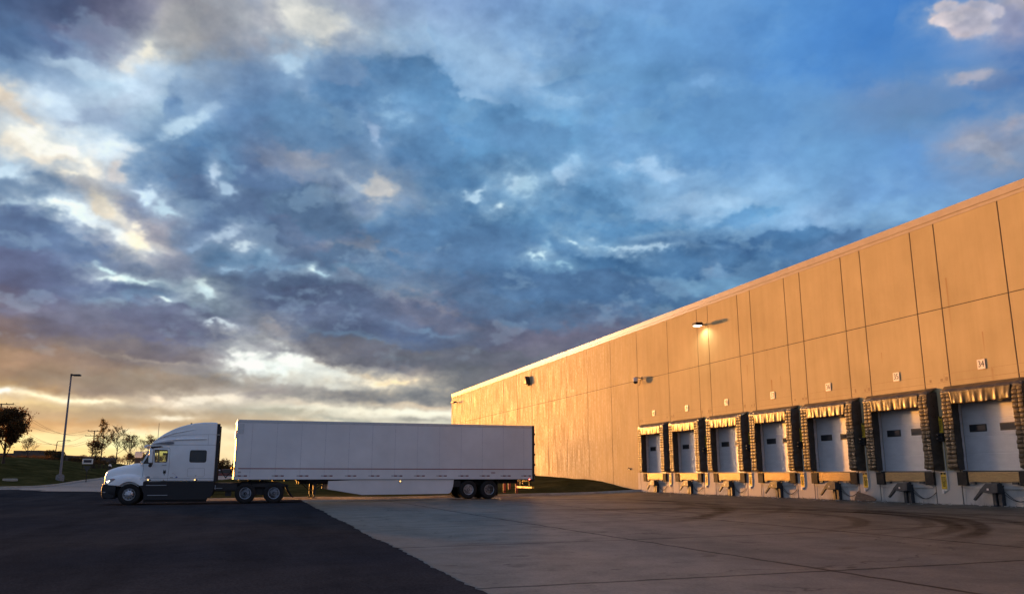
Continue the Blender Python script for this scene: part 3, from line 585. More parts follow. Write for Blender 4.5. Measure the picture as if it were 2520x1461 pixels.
FIELD = tps(FB+[(-.4158*80, 80, -.6), (-.27*87, 87, -.38), (-.33*87, 87, -.4), (-.2*60, 60, -.9), (-.27*65, 65, -.78), (-.35*62, 62, -.82), (-.1*70, 70, -.5), (-.4158*130, 130, -.8), (-.2*130, 130, -.7), (0*80, 85, -.1), (-.07*100, 100, 0)]
   +[(*wall_pt(s, .1)[:2], z) for s, z in ((47.2, -.82), (48.5, -.66), (51.4, -.49), (54.9, -.23), (58.9, -.11), (65.8, .05), (75, .1), (95, .15))]
   +[(*wall_pt(s, 4)[:2], z) for s, z in ((52, -.8), (58, -.5), (66, -.15))]
   +[(*wall_pt(s, -6)[:2], 0.1) for s in (60, 80)], .005)
def field_z(x, y): return FIELD(x, y)
P = []; n_ = 70
for i in range(n_+1):
    r = -.4158+(.158+.4158)*i/n_
    y0 = interp(FIELD_CURB, r, 1); row = []
    zc = PAVE(r*y0, y0)+.12
    for o_ in (0, .4, .9, 1.6, 2.6, 4, 5.5, 7, 9, 11, 13, 16, 19, 22, 26, 30, 35, 40, 48, 60, 80):
        y = y0+.14+o_; x = r*y; k = min(1, o_/2.6); z = zc*(1-k)+FIELD(x, y)*k+(.09*nz(x, y, .16, 3)+.05*nz(x, y, .45, 4))*k
        s_, w_ = to_sw(x, y)
        if w_ < -.3: z = min(z, -.6) if s_ < 50 else z
        row.append((x, y, z))
    P.append(row)
mb = MB().grid(P); bmesh.ops.recalc_face_normals(mb.bm, faces=mb.bm.faces); mb.build('grass_field', M['grass'], smooth=True, kind='structure')
def curb(name, pts, label):
    mb = MB(); V = [Vector(p) for p in pts]; prof = [(-.16, -.25), (-.16, .0), (-.14, .13), (-.12, .145), (.0, .145), (.02, .13), (.02, -.25)]
    rows = []
    for i, p in enumerate(V):
        d = (V[min(i+1, len(V)-1)]-V[max(i-1, 0)]); d.z = 0; d.normalize(); n = Vector((-d.y, d.x, 0))
        rows.append([p+n*a+Vector((0, 0, b)) for a, b in prof])
    mb.grid(rows); bmesh.ops.recalc_face_normals(mb.bm, faces=mb.bm.faces)
    return mb.build(name, M['curb'], smooth=False, label=label, cat='kerb')
def dense(tab, n, fz):
    out = []
    for i in range(n+1):
        r = tab[0][0]+(tab[-1][0]-tab[0][0])*i/n; y = interp(tab, r, 1)+.14; out.append((r*y, y, fz(r*y, y, r)))
    return out
curb('kerb', dense(FIELD_CURB, 90, lambda x, y, r: PAVE(x, y-.1)-.0), 'long pale concrete kerb along the grass behind the white trailer')
curb('kerb', dense(HILL_CURB, 120, lambda x, y, r: interp(HILL_CURB, r, 2)), 'curving pale concrete kerb at the foot of the grassy hill')
# ---------------------------------------------------------------- warehouse (wall frame: x along the wall, y out from it, z up)
def wall_mat():
    m = bpy.data.materials.new('painted_tilt_up_concrete'); m.use_nodes = True; nt = m.node_tree; b = nt.nodes['Principled BSDF']; L = nt.links
    tc = N(nt, 'ShaderNodeTexCoord'); co = tc.outputs['Object']
    sp = N(nt, 'ShaderNodeSeparateXYZ'); L.new(co, sp.inputs[0]); X, Z = sp.outputs[0], sp.outputs[2]
    def noise(sc, det=6., st=(1, 1, 1), ro=.6):
        mp = N(nt, 'ShaderNodeMapping'); L.new(co, mp.inputs[0]); mp.inputs['Scale'].default_value = st
        n = N(nt, 'ShaderNodeTexNoise', i_Scale=sc, i_Detail=det, i_Roughness=ro); L.new(mp.outputs[0], n.inputs[0]); return n.outputs[0]
    def ma(op, a, b_=None):
        n = N(nt, 'ShaderNodeMath', operation=op)
        for i, v in enumerate((a, b_)):
            if v is None: continue
            if isinstance(v, (int, float)): n.inputs[i].default_value = v
            else: L.new(v, n.inputs[i])
        return n.outputs[0]
    base = ramp(nt, noise(.35, 7.), [(.26, (.455, .36, .195)), (.74, (.605, .48, .265))])
    st = ramp(nt, noise(1.6, 6., (1.6, 1, .12)), [(.4, (1, 1, 1)), (.75, (.86, .84, .80))])
    x1 = N(nt, 'ShaderNodeMix', data_type='RGBA', blend_type='MULTIPLY'); x1.inputs['Factor'].default_value = .7; L.new(base.outputs[0], x1.inputs['A']); L.new(st.outputs[0], x1.inputs['B'])
    # grime near the ground
    gr = N(nt, 'ShaderNodeMapRange'); L.new(ma('ADD', Z, ma('MULTIPLY', noise(1.2), .8)), gr.inputs[0]); gr.inputs['From Min'].default_value = -.7; gr.inputs['From Max'].default_value = .5; gr.inputs['To Min'].default_value = 1; gr.inputs['To Max'].default_value = 0
    x2 = N(nt, 'ShaderNodeMix', data_type='RGBA'); L.new(ma('MULTIPLY', gr.outputs[0], .25), x2.inputs['Factor']); L.new(x1.outputs['Result'], x2.inputs['A']); x2.inputs['B'].default_value = (.34, .31, .27, 1)
    low = N(nt, 'ShaderNodeMapRange'); L.new(Z, low.inputs[0]); low.inputs['From Min'].default_value = .19; low.inputs['From Max'].default_value = .17; low.inputs['To Min'].default_value = 0; low.inputs['To Max'].default_value = .65
    lg = ma('MULTIPLY', low.outputs[0], ma('LESS_THAN', X, 47.2))
    x3 = N(nt, 'ShaderNodeMix', data_type='RGBA'); L.new(lg, x3.inputs['Factor']); L.new(x2.outputs['Result'], x3.inputs['A']); x3.inputs['B'].default_value = (.68, .64, .60, 1)
    col = x3.outputs['Result']
    for (s0, z1, ln, wd, am) in ((22.45, 6.9, 2.2, .05, .55), (33.05, 4.4, 1.3, .07, .7), (21.2, 4.75, .9, .04, .6), (34.95, 5.35, .9, .05, .5), (32.35, 4.5, .6, .04, .45), (25.9, 4.7, .5, .04, .45), (33.25, 5.9, .5, .03, .4), (40.4, 4.9, .7, .04, .35), (29.3, 3.5, .5, .08, .3), (21.0, 3.5, .8, .06, .35), (37.0, 3.5, .5, .06, .3), (44.4, 4.9, 1.2, .05, .3)):
        d = N(nt, 'ShaderNodeMapRange'); L.new(ma('ABSOLUTE', ma('SUBTRACT', X, s0)), d.inputs[0]); d.inputs['From Min'].default_value = 0; d.inputs['From Max'].default_value = wd; d.inputs['To Min'].default_value = 1; d.inputs['To Max'].default_value = 0
        t = ma('DIVIDE', ma('SUBTRACT', z1, Z), ln); pos = ma('GREATER_THAN', t, 0.0); f = ma('MULTIPLY', ma('MULTIPLY', ma('MAXIMUM', ma('SUBTRACT', 1, t), 0.0), pos), d.outputs[0])
        xx = N(nt, 'ShaderNodeMix', data_type='RGBA'); L.new(ma('MULTIPLY', f, am), xx.inputs['Factor']); L.new(col, xx.inputs['A']); xx.inputs['B'].default_value = (.32, .12, .02, 1); col = xx.outputs['Result']
    # far panels: reflected glow painted into the colour as pale, smoother, glossier streaks
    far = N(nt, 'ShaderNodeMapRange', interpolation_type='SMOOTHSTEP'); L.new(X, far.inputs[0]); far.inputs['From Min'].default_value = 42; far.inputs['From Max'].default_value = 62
    glint_streaks = ramp(nt, noise(4.5, 9., (1.6, 1, .10), .72), [(.45, (0, 0, 0)), (.58, (1, 1, 1))])
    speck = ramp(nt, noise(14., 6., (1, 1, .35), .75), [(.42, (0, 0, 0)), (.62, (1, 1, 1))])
    rr = ma('MULTIPLY', ma('MULTIPLY', glint_streaks.outputs[0], speck.outputs[0]), far.outputs[0])
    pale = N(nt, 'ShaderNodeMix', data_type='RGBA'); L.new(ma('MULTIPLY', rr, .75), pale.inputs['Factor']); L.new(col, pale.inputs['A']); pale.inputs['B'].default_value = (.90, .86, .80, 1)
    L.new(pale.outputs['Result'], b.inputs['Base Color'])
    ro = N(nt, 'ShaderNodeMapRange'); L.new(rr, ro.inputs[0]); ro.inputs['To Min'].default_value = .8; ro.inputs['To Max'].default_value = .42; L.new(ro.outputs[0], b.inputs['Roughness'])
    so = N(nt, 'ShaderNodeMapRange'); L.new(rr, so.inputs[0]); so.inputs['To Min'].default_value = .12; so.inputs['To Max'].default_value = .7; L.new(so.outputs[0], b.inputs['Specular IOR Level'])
    bp = N(nt, 'ShaderNodeBump', i_Strength=.25, i_Distance=.01); L.new(noise(9., 6., (1, 1, .5)), bp.inputs['Height'])
    bp2 = N(nt, 'ShaderNodeBump', i_Strength=.12, i_Distance=.03); L.new(noise(.5, 4.), bp2.inputs['Height']); L.new(bp.outputs[0], bp2.inputs['Normal']); L.new(bp2.outputs[0], b.inputs['Normal'])
    return m
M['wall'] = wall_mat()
WH = empty('warehouse', WORG, WROT, 'long beige tilt-up concrete warehouse with a row of white dock doors', 'building')
S0, S1, ZB, ZT, ZM = -9.0, 95.1, -1.5, 9.12, 5.85
DOORS = {33: 17.5, 34: 21.4, 35: 25.25, 36: 29.13, 37: 33.03, 38: 36.95, 39: 40.95, 40: 44.85}
JL = [-8.95+3.9*i for i in range(6)]+[14.8, 16.1, 18.9, 20.03, 22.76, 23.9, 26.62, 27.76, 30.5, 31.64, 34.38, 35.5, 38.34, 39.48, 42.86, 46.85, 50.8, 54.78, 58.79, 62.85, 66.75, 70.75, 74.77, 78.78, 82.83, 86.65, 90.62, 94.07]
JL = sorted(set(JL)); EDGES = [S0]+[j for j in JL if S0 < j < S1]+[S1]
OW, OT = 1.24, 2.86      # half width of a door opening and its top
mb = MB(); G_ = .025
def panel(s0, s1, z0, z1): 
    if s1-s0 > .02 and z1-z0 > .02: mb.box(s0, s1, -.34, 0, z0, z1)
ops = sorted(DOORS.values())
for a, b in zip(EDGES, EDGES[1:]):
    s0, s1 = a+G_, b-G_
    if a == S0: s0 = a
    if b == S1: s1 = b
    panel(s0, s1, ZM+.016, ZT)
    cs = [c for c in ops if c-OW < s1 and c+OW > s0]
    segs = []; x = s0
    for c in cs:
        l, r = max(c-OW, s0), min(c+OW, s1)
        if l > x: segs.append((x, l, 0))
        segs.append((l, r, 1)); x = r
    if x < s1: segs.append((x, s1, 0))
    for l, r, isop in segs:
        if isop: panel(l, r, OT, ZM-.016)
        else:
            lowcut = ZB
            panel(l, r, lowcut, ZM-.016)
            continue
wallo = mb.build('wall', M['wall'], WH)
# body behind the panels: joint backing, pit walls under the doors, end and back walls, roof deck
mb = MB(); mb.box(S0+.02, S1-.02, -.38, -.345, 3.0, ZT-.05)
x = S0+.02
for c in ops: mb.box(x, c-OW-.01, -.38, -.345, ZB, 3.0); x = c+OW+.01
mb.box(x, S1-.02, -.38, -.345, ZB, 3.0)
for j in JL: mb.box(j-.035, j+.035, -.34, -.022, ZB, ZT-.05)
mb.box(S0+.1, S1-.1, -.2, -.022, ZM-.03, ZM+.03)
mb.build('joint_sealant', M['seal'], WH)
for c in ops:
    mb = MB(); mb.box(c-OW+.005, c+OW-.005, -.30, -.01, ZB, .16); mb.build('dock_face', M['concw'], WH)
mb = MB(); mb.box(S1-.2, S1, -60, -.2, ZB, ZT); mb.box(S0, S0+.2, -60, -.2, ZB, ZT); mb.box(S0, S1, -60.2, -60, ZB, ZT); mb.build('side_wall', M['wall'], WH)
mb = MB(); mb.box(S0+.2, S1-.2, -59.9, -.25, 8.5, 8.75); mb.build('roof', M['roofm'], WH)
mb = MB(); mb.box(S0-.04, S1+.04, -.26, .035, ZT+.0, 9.40); mb.box(S0-.02, S1+.02, -.25, .012, ZT-.13, ZT); mb.build('coping', M['coping'], WH, bevel=.006, seg=1)
# faint outlined repair bands over each door
PL = mat('ochre_caulk_line', (.40, .27, .14), .7, var=.3, scale=20)
for c in DOORS.values():
    mb = MB(); mb.box(c-1.72, c+1.9, .0, .0025, 3.235, 3.25); mb.box(c-1.75, c+1.6, .0, .0025, 3.515, 3.525); mb.box(c+1.6, c+1.61, 0, .0025, 3.235, 3.52); mb.build('patch_line', PL, WH)
rng = random.Random(5); PM = mat('rusty_patch', (.36, .25, .13), .8, var=.4, scale=30)
for c in DOORS.values():
    for q in (-1.62, 1.5, 1.72):
        w = rng.uniform(.03, .06); mb = MB(); mb.box(c+q-w, c+q+w, 0, .003, 3.28, 3.28+rng.uniform(.08, .16)); mb.build('patch_mark', PM, WH)
# ---- doors of the warehouse
def door(c, first):
    mb = MB(); z0 = .16
    hs = [(z0, .74), (.75, 1.30), (1.31, 1.87), (1.88, 2.45), (2.46, 2.86)]
    for a, b in hs: mb.box(c-OW+.02, c+OW-.02, -.25, -.19, a+.004, b-.004)
    mb.box(c-OW+.02, c+OW-.02, -.26, -.195, z0, 2.86)
    d = mb.build('door', M['doorw'], WH, bevel=.008, seg=1)
    for sg in (-1, 1): jb = MB(); jb.box(*sorted((c+sg*(OW-.012), c+sg*OW)), -.19, -.004, .17, OT); jb.build('jamb', M['doorw'], WH)
    for q in (-.62, .60):
        f = MB(); w, h = .35, .125; cz = 1.585
        f.prism([(c+q-w, cz-h), (c+q+w, cz-h), (c+q+w, cz+h), (c+q-w, cz+h)], -.20, -.172)
        fr = f.build('window', M['frame'], d, bevel=.03, seg=3)
        g = MB(); g.box(c+q-w+.045, c+q+w-.045, -.18, -.169, cz-h+.04, cz+h-.04); g.build('pane', M['darkglass'], fr)
for i, c in enumerate(ops): door(c, i == 0)
# ---- door numbers
def lw(s, w, z): return Matrix.Translation((s, w, z))
for n, c in DOORS.items():
    if n == 33: continue
    t = empty('number_sign', wall_pt(c-.02, 0, 3.67), WROT, f'small square white number plate reading {n} on the beige wall', 'sign', 'door number plates in a row')
    mb = MB(); mb.box(-.16, .16, .015, .03, -.165, .165); mb.box(-.02, .02, 0, .015, -.1, .1); mb.build('plate', M['plate'], t, bevel=.004, seg=1)
    text_mesh('digits', str(n), .30, M['ink'], t, Matrix.Translation((0, .033, -.0))@Matrix.Rotation(R_(90), 4, 'X')@Matrix.Rotation(R_(180), 4, 'Y'), sx=.82)
# ---- dock seals: two pleated side pads, a sloping head with a hanging curtain
def bumpy_pad(y_out, c0, c1, z0, z1, seed, pitch=.135, front=M['pleat']):
    """front face of a side pad: overlapping pleats, uneven edges"""
    rn = random.Random(seed); mb = MB(); z = z0; k = 0
    while z < z1-.02:
        h = pitch*rn.uniform(.8, 1.2); zz = min(z+h, z1)
        j0, j1 = rn.uniform(-.012, .012), rn.uniform(-.02, .02)
        y = y_out+rn.uniform(-.01, .012); mid = (c0+c1)/2+rn.uniform(-.01, .01)
        for a, b in ((c0+j0, mid-.012), (mid+.012, c1+j1)):
            P = []
            for u in (0, .12, .5, .88, 1):
                bul = .009*math.sin(math.pi*u)
                row = []
                for v_, dy in ((0, -.008), (.15, .010), (.5, .018), (.85, .020), (1, -.012)):
                    row.append((a+(b-a)*u, y+bul+dy+rn.uniform(-.004, .004), z+(zz+.02-z)*(1-v_)))
                P.append(row)
            mb.grid(P)
        z = zz; k += 1
    return mb
def make_seal(seed=0):
    t = empty('dock_seal'); hw, q = 1.72, .33; rn = random.Random(seed)
    for sgn in (1, -1):
        # sgn +1: far side (larger s), -1: near side
        o, i = sgn*hw, sgn*1.27
        # core block: outer side slopes from the wall to the front
        mb = MB(); fo, fi = sgn*1.60, sgn*1.20
        P = [(sgn*1.74, 0), (fo, q), (fi, q), (sgn*1.24, 0)] if sgn > 0 else [(sgn*1.24, 0), (fi, q), (fo, q), (sgn*1.74, 0)]
        zs = [.2]+[.2+2.72*k/16 for k in range(1, 17)]
        rings = []
        for k, z in enumerate(zs):
            w = rn.uniform(-.012, .012); inset = .05 if k == 0 else 0
            rings.append([(a+(w if abs(a) < 1.7 else 0), b-(.05 if (k == 0 and b > .1) else 0)+(rn.uniform(-.008, .008) if b > .1 else 0), z) for a, b in P]+[(P[0][0], P[0][1], z)])
        mb.grid(rings)
        mb.bm.faces.new([v for v in list(mb.bm.verts)[0:4]]); 
        bmesh.ops.recalc_face_normals(mb.bm, faces=mb.bm.faces)
        pad = mb.build('side_pad', M['foam'], t)
        a, b = sorted((fo, fi)); f = bumpy_pad(q+.005, a, b, .24, 2.80, seed*3+(1 if sgn > 0 else 2)); f.build('pleats', M['pleat'], pad, smooth=True, ang=60)
    # head: sloping top from the wall down to the front edge
    mb = MB(); P = []
    for k in range(25):
        x = -1.74+3.48*k/24; e = min(1, (1.74-abs(x))/.14); wv = .012*math.sin(x*9+seed)+.008*math.sin(x*23)
        P.append([(x, 0, 3.08-.0*e), (x*.985, .12, 3.05-.06*(1-e)), (x*.95, .28, 2.955+wv-.05*(1-e)), (x*.935, .35, 2.90+wv*1.2-.05*(1-e)), (x*.93, .36, 2.80+wv), (x*.93, .30, 2.70), (x*.95, .05, 2.70)])
    mb.grid(P); bmesh.ops.recalc_face_normals(mb.bm, faces=mb.bm.faces); mb.build('head_pad', M['foam'], t, smooth=True, ang=50)
    # hanging curtain with folds
    mb = MB(); P = []
    nx, nz = 70, 10
    ph = [rn.uniform(0, 6.28) for _ in range(6)]
    for i in range(nx+1):
        u = i/nx; row = []
        for j in range(nz+1):
            v = j/nz; half = 1.24-.05*v-.03*math.sin(v*3)
            x = -half+2*half*u
            fold = .011*v**.6*(math.sin(u*34+ph[0]+v*1.5)+.7*math.sin(u*57+ph[1]-v*2)+.9*math.sin(u*15+ph[2]+v*3)+.4*math.sin(u*90+ph[4]))*(.5+.7*v)
            sag = .02*math.sin(math.pi*u)+.004*math.sin(u*21+ph[3])
            row.append((x, .365-.03*v+fold, 2.86-(.44+sag)*v))
        P.append(row)
    mb.grid(P); c = mb.build('curtain', M['curtain'], t, smooth=True, ang=80)
    sol = c.modifiers.new('solid', 'SOLIDIFY'); sol.thickness = .012
    return t
# ---- dock levellers: steel lip and two rubber bumpers; below it a vehicle restraint on its post
def make_leveler():
    t = empty('dock_leveler'); mb = MB()
    mb.box(-.96, .98, .02, .075, -.20, .125)
    for k in range(9): mb.box(-.955, .975, .075, .083, -.185+.034*k, -.17+.034*k)
    mb.build('lip', M['lipsteel'], t, bevel=.006, seg=1)
    mb = MB(); mb.box(-1.24, 1.24, .004, .018, .13, .17); mb.box(-.9, -.7, .02, .09, -.27, -.2); mb.box(.72, .92, .02, .09, -.27, -.2); mb.box(-.2, .1, .02, .07, -.26, -.2); mb.build('hinge', M['lever'], t)
    for a, b in ((-1.40, -1.0), (1.02, 1.42)):
        mb = MB()
        for k in range(7): mb.box(a+k*(b-a)/7+.004, a+(k+1)*(b-a)/7-.004, .004, .115, -.32, .13)
        mb.build('bumper', M['bumper'], t, bevel=.01, seg=2)
    mb = MB(); mb.box(-1.25, 1.3, .004, .03, -.42, -.34); mb.build('steel_plate', M['concw'], t)
    return t
def make_restraint():
    t = empty('vehicle_restraint')
    mb = MB(); mb.box(-.32, -.18, .004, .16, -1.0, -.30); mb.box(-.10, .04, .004, .16, -1.0, -.30); mb.box(-.18, -.1, .004, .06, -1.0, -.3); mb.build('post', M['lever'], t, bevel=.01, seg=1)
    mb = MB(); mb.prism([(-.36, -.24), (.10, -.24), (.36, -.46), (.34, -.52), (.02, -.56), (-.34, -.54)], .12, .34); mb.build('carriage', M['lever'], t, bevel=.015)
    mb = MB(); mb.prism([(.22, -.36), (.30, -.40), (.66, -.76), (.60, -.80), (.24, -.50), (.14, -.44)], .24, .32); mb.build('hook_arm', M['lever'], t, bevel=.008)
    mb = MB(); mb.box(-.02, .05, .345, .352, -.46, -.40); mb.build('decal', M['plate'], t)
    mb = MB(); pts = [(-.34+(-1.36+.34)*u, .03+.02*math.sin(u*3.1), -.60-.20*math.sin(math.pi*u)) for u in [k/14 for k in range(15)]]; mb.tube(pts, .009, 5)
    pts = [(-.34+(-1.36+.34)*u, .03, -.50-.26*math.sin(math.pi*u)-.08*u) for u in [k/14 for k in range(15)]]; mb.tube(pts, .009, 5); mb.build('cable', M['black'], t)
    return t
WORDS = 'BACK IN\nOR PULL\nOUT ON\nGREEN\nLIGHT\nONLY'
RX = Matrix.Rotation(R_(90), 4, 'X')@Matrix.Rotation(R_(180), 4, 'Y')
def yellow_board(name, W_, H_, label, group):
    t = empty(name); tag(t, label, 'sign', group)
    mb = MB(); mb.box(-W_/2, W_/2, .012, .02, -H_/2, H_/2); mb.box(-.02, .02, 0, .012, -H_/3, H_/3); p = mb.build('board', M['yellow'], t)
    mb = MB(); mb.box(-W_/2+.008, W_/2-.008, .0205, .0225, H_*.37, H_/2-.008); mb.build('black_band', M['ink'], t)
    mb = MB(); mb.prism([(-.035, H_*.385), (.035, H_*.385), (0, H_*.385+.055)], .0225, .0245); mb.build('warning_triangle', M['yellow'], t)
    text_mesh('lettering', WORDS, H_*.125, M['ink'], t, Matrix.Translation((0, .022, -H_*.07))@RX, sx=.62)
    return t
def signal_box():
    t = empty('signal_light')
    mb = MB(); mb.box(-.10, .10, .02, .13, -.15, .15); mb.build('housing', M['black'], t, bevel=.012)
    mb = MB()
    for z in (.07, -.07): mb.prism([(.055*math.cos(a*math.pi/8), z+.055*math.sin(a*math.pi/8)) for a in range(0, 9)]+[(-.048, z), (.048, z)], .13, .26)
    mb.build('hood', M['black'], t)
    return t
G1 = 'dock seals around the doors'
side = {40: 'far end', 39: 'second', 38: 'third', 37: 'fourth', 36: 'fifth', 35: 'sixth', 34: 'nearest'}
for n, c in sorted(DOORS.items(), reverse=True):
    P0 = wall_pt(c, 0, 0)
    def place(o, ds=0., z=0., w=0.):
        p = wall_pt(c+ds, w, z); o.location = p; o.rotation_euler = (0, 0, WROT); return o
    who = f'dock door {n}' if n != 33 else 'the cut-off dock door at the right edge'
    tag(place(make_seal(n), -.10), None, None); s = [o for o in COL.objects if o.name.startswith('dock_seal') and o.parent is None][-1]
    tag(s, f'brown-black pleated dock seal with hanging curtain round {who}', 'dock seal', G1)
    if n == 40: LV = make_leveler(); l = LV; RS = make_restraint(); r = RS; SB = signal_box(); b = SB
    else: l = copy_tree(LV); r = copy_tree(RS); b = copy_tree(SB)
    tag(place(l), f'steel leveller lip and two black bumpers below {who}', 'dock leveler', 'dock levelers under the doors')
    tag(place(r), f'grey steel truck restraint with hooked arm below {who}', 'truck restraint', 'truck restraints under the doors')
    if n > 33:
        place(yellow_board('instruction_sign', .235, .57, f'narrow yellow instruction sign low on the wall just right of {who}', 'low yellow instruction signs'), -1.775, -.165, .02)
        cd = MB(); cd.box(-.155, .155, .001, .012, -.33, .30); cd.tube([(-.15, .03, .28), (-.15, .03, -.24), (-.13, .03, -.31), (-.06, .03, -.345), (.03, .03, -.345)], .017, 8); cd.tube([(-.15, .03, .28), (-.15, .03, 1.35)], .013, 6); cd.box(.0, .1, .004, .07, -.43, -.32)
        o = cd.build('conduit', M['plate'], None, label=f'thin white conduit bending round the low yellow sign right of {who}', cat='conduit', group='conduits beside the doors'); place(o, -1.775, -.165)
        if n < 38 or n < 41:
            place(yellow_board('warning_sign', .24, .57, f'yellow lettered sign high between seals, right of {who}', 'upper yellow signs between the seals'), -1.86, 1.77, .02)
        tag(place(b, -1.90, 1.33), f'small black signal light box between seals, right of {who}', 'signal light', 'signal lights between the seals')
    else: place(b, -1.9, 1.33); tag(b, 'small black signal light box beyond the last dock door', 'signal light', 'signal lights between the seals')
# ---- wall lamp (lit), camera, vents
t = empty('wall_lamp', wall_pt(38.55, 0, 7.98), WROT, 'lit shoebox floodlight on a short arm high on the beige wall', 'lamp')
mb = MB(); mb.box(-.025, .025, .0, .34, -.03, .03); mb.box(-.07, .07, 0, .02, -.08, .08); mb.build('arm', M['lever'], t)
mb = MB(); mb.prism([(.30, -.085), (.72, -.085), (.74, -.04), (.70, .07), (.32, .09), (.28, .0)], -.20, .20, 'x'); mb.build('housing', M['black'], t, bevel=.015)
mb = MB(); mb.box(-.16, .16, .34, .69, -.105, -.086); mb.build('lens', M['lamp'], t)
ld = bpy.data.lights.new('lamp_glow', 'SPOT'); lo = bpy.data.objects.new('lamp_glow', ld); COL.objects.link(lo); lo.parent = t; ld.energy = 60; ld.color = (1, .85, .55); ld.spot_size = R_(150); ld.spot_blend = .6; ld.shadow_soft_size = .12
lo.location = (0, .52, -.14); lo.rotation_euler = (R_(-18), 0, 0)
t = empty('security_camera', wall_pt(46.35, 0, 5.92), WROT, 'white dome security camera on a wall bracket with looped cables', 'camera')
mb = MB(); mb.tube([(-.05, 0, .0), (-.03, .12, .03), (.0, .3, .06), (.0, .42, .06)], .03, 8); mb.box(-.12, .02, 0, .04, -.08, .1); mb.build('bracket', M['steel'], t)
mb = MB(); mb.lathe([(.0, .06), (.13, .04), (.16, -.02), (.165, -.14), (.15, -.20)], (0, .40, 0), 'z', 20); mb.build('housing', M['plate'], t, smooth=True)
mb = MB(); mb.lathe([(.148, -.20), (.14, -.26), (.1, -.32), (.0, -.35)], (0, .40, 0), 'z', 20); mb.build('dome', M['darkglass'], t, smooth=True)
mb = MB(); mb.tube([(.0, .05, -.05), (.05, .12, -.28), (.0, .2, -.45), (-.08, .15, -.4), (-.06, .04, -.1)], .012, 6); mb.build('cable', M['black'], t)
t = empty('wall_pack', wall_pt(67.4, 0, 8.0), WROT, 'dark pointed lamp hood on the far wall above the trailer', 'lamp')
mb = MB(); mb.prism([(-.32, -.28), (.32, -.28), (.26, -.1), (.0, .42), (-.26, -.1)], 0, .4); mb.build('hood', M['black'], t, bevel=.04); mb = MB(); mb.box(-.1, .1, 0, .2, -.4, -.28); mb.build('lens_ring', M['steel'], t)
t = empty('wall_lamp', wall_pt(92.4, 0, 8.2), WROT, 'small dark unlit floodlight at the far left end of the wall', 'lamp')
mb = MB(); mb.box(-.9, .3, .3, .7, -.07, .07); mb.build('housing', M['black'], t, bevel=.03); mb = MB(); mb.box(-.05, .05, 0, .3, -.04, .04); mb.box(-.02, .1, 0, .03, .5, 1.1); mb.build('arm', M['steel'], t)
t = empty('hose_tap', wall_pt(48.3, 0, .42), WROT, 'small grey tap with a stain on the wall left of the farthest door', 'tap')
mb = MB(); mb.box(-.12, .12, 0, .08, -.05, .03); mb.cyl((-.2, .06, -.0), (.2, .06, 0), .03); mb.cyl((0, .02, .02), (0, .12, .08), .03); mb.build('body', M['lever'], t)
t = empty('roof_vent', wall_pt(86, -1, 9.4), WROT, 'tiny dark vent cap poking above the far roof edge', 'vent')
mb = MB(); mb.cyl((0, 0, -.6), (0, 0, .1), .06); mb.lathe([(.22, .05), (.2, .12), (.0, .2)], (0, 0, 0), 'z', 12); mb.build('cap', M['black'], t)
# ---- loose board leaning at the foot of the wall
mb = MB(); mb.prism([(.55, .36), (.62, .02), (.30, -.02), (-.05, .04), (-.50, .0), (-.58, .08), (-.35, .18), (.1, .28)], .0, .02)
o = mb.build('plywood_board', M['wood'], None, label='broken brown board leaning on the wall between doors 36 and 35', cat='board'); o.location = wall_pt(27.1, .33, -.95); o.rotation_euler = (0, 0, WROT)
o.rotation_euler = (Matrix.Rotation(WROT, 4, 'Z')@Matrix.Rotation(R_(18), 4, 'X')).to_euler()
rng = random.Random(3)
mb = MB()
for k in range(420):
    s = rng.uniform(14, 47.5) if rng.random() < .6 else rng.choice([27.6, 27.9, 31.2, 35.0, 43.2, 44.0, 42.6, 40.6])+rng.gauss(0, .35)
    w = abs(rng.gauss(0, .08))+.02; h = rng.uniform(.03, .12)*(1.5 if rng.random() < .1 else 1); z = -.955
    a = rng.uniform(0, 6.28); l = rng.uniform(-.05, .05)
    v = [mb.bm.verts.new((s, w, z)), mb.bm.verts.new((s+.012*math.cos(a), w+.012*math.sin(a), z)), mb.bm.verts.new((s+l, w+abs(l), z+h))]; mb.bm.faces.new(v)
o = mb.build('weeds', mat('dry_weeds', (.10, .08, .035), .9, var=.4), None, kind='stuff', label='thin dry weeds along the foot of the wall', cat='weeds'); o.location = WORG; o.rotation_euler = (0, 0, WROT)
mb = MB()
for k in range(150):
    s = rng.uniform(16, 46); w = abs(rng.gauss(0, .5))+.05; q = rng.uniform(.015, .06); a = rng.uniform(0, 3.14); z = PAVE(*wall_pt(s, w)[:2])+.004
    Mx = Matrix.Translation((s, w, z))@Matrix.Rotation(a, 4, 'Z')
    mb.box(-q, q, -q*.5, q*.5, 0, q*.35, Mx)
o = mb.build('litter', mat('pale_litter', (.5, .46, .4), .8, var=.5, scale=3), None, kind='stuff', label='scattered small scraps of litter and gravel below the docks', cat='litter'); o.location = WORG; o.rotation_euler = (0, 0, WROT)
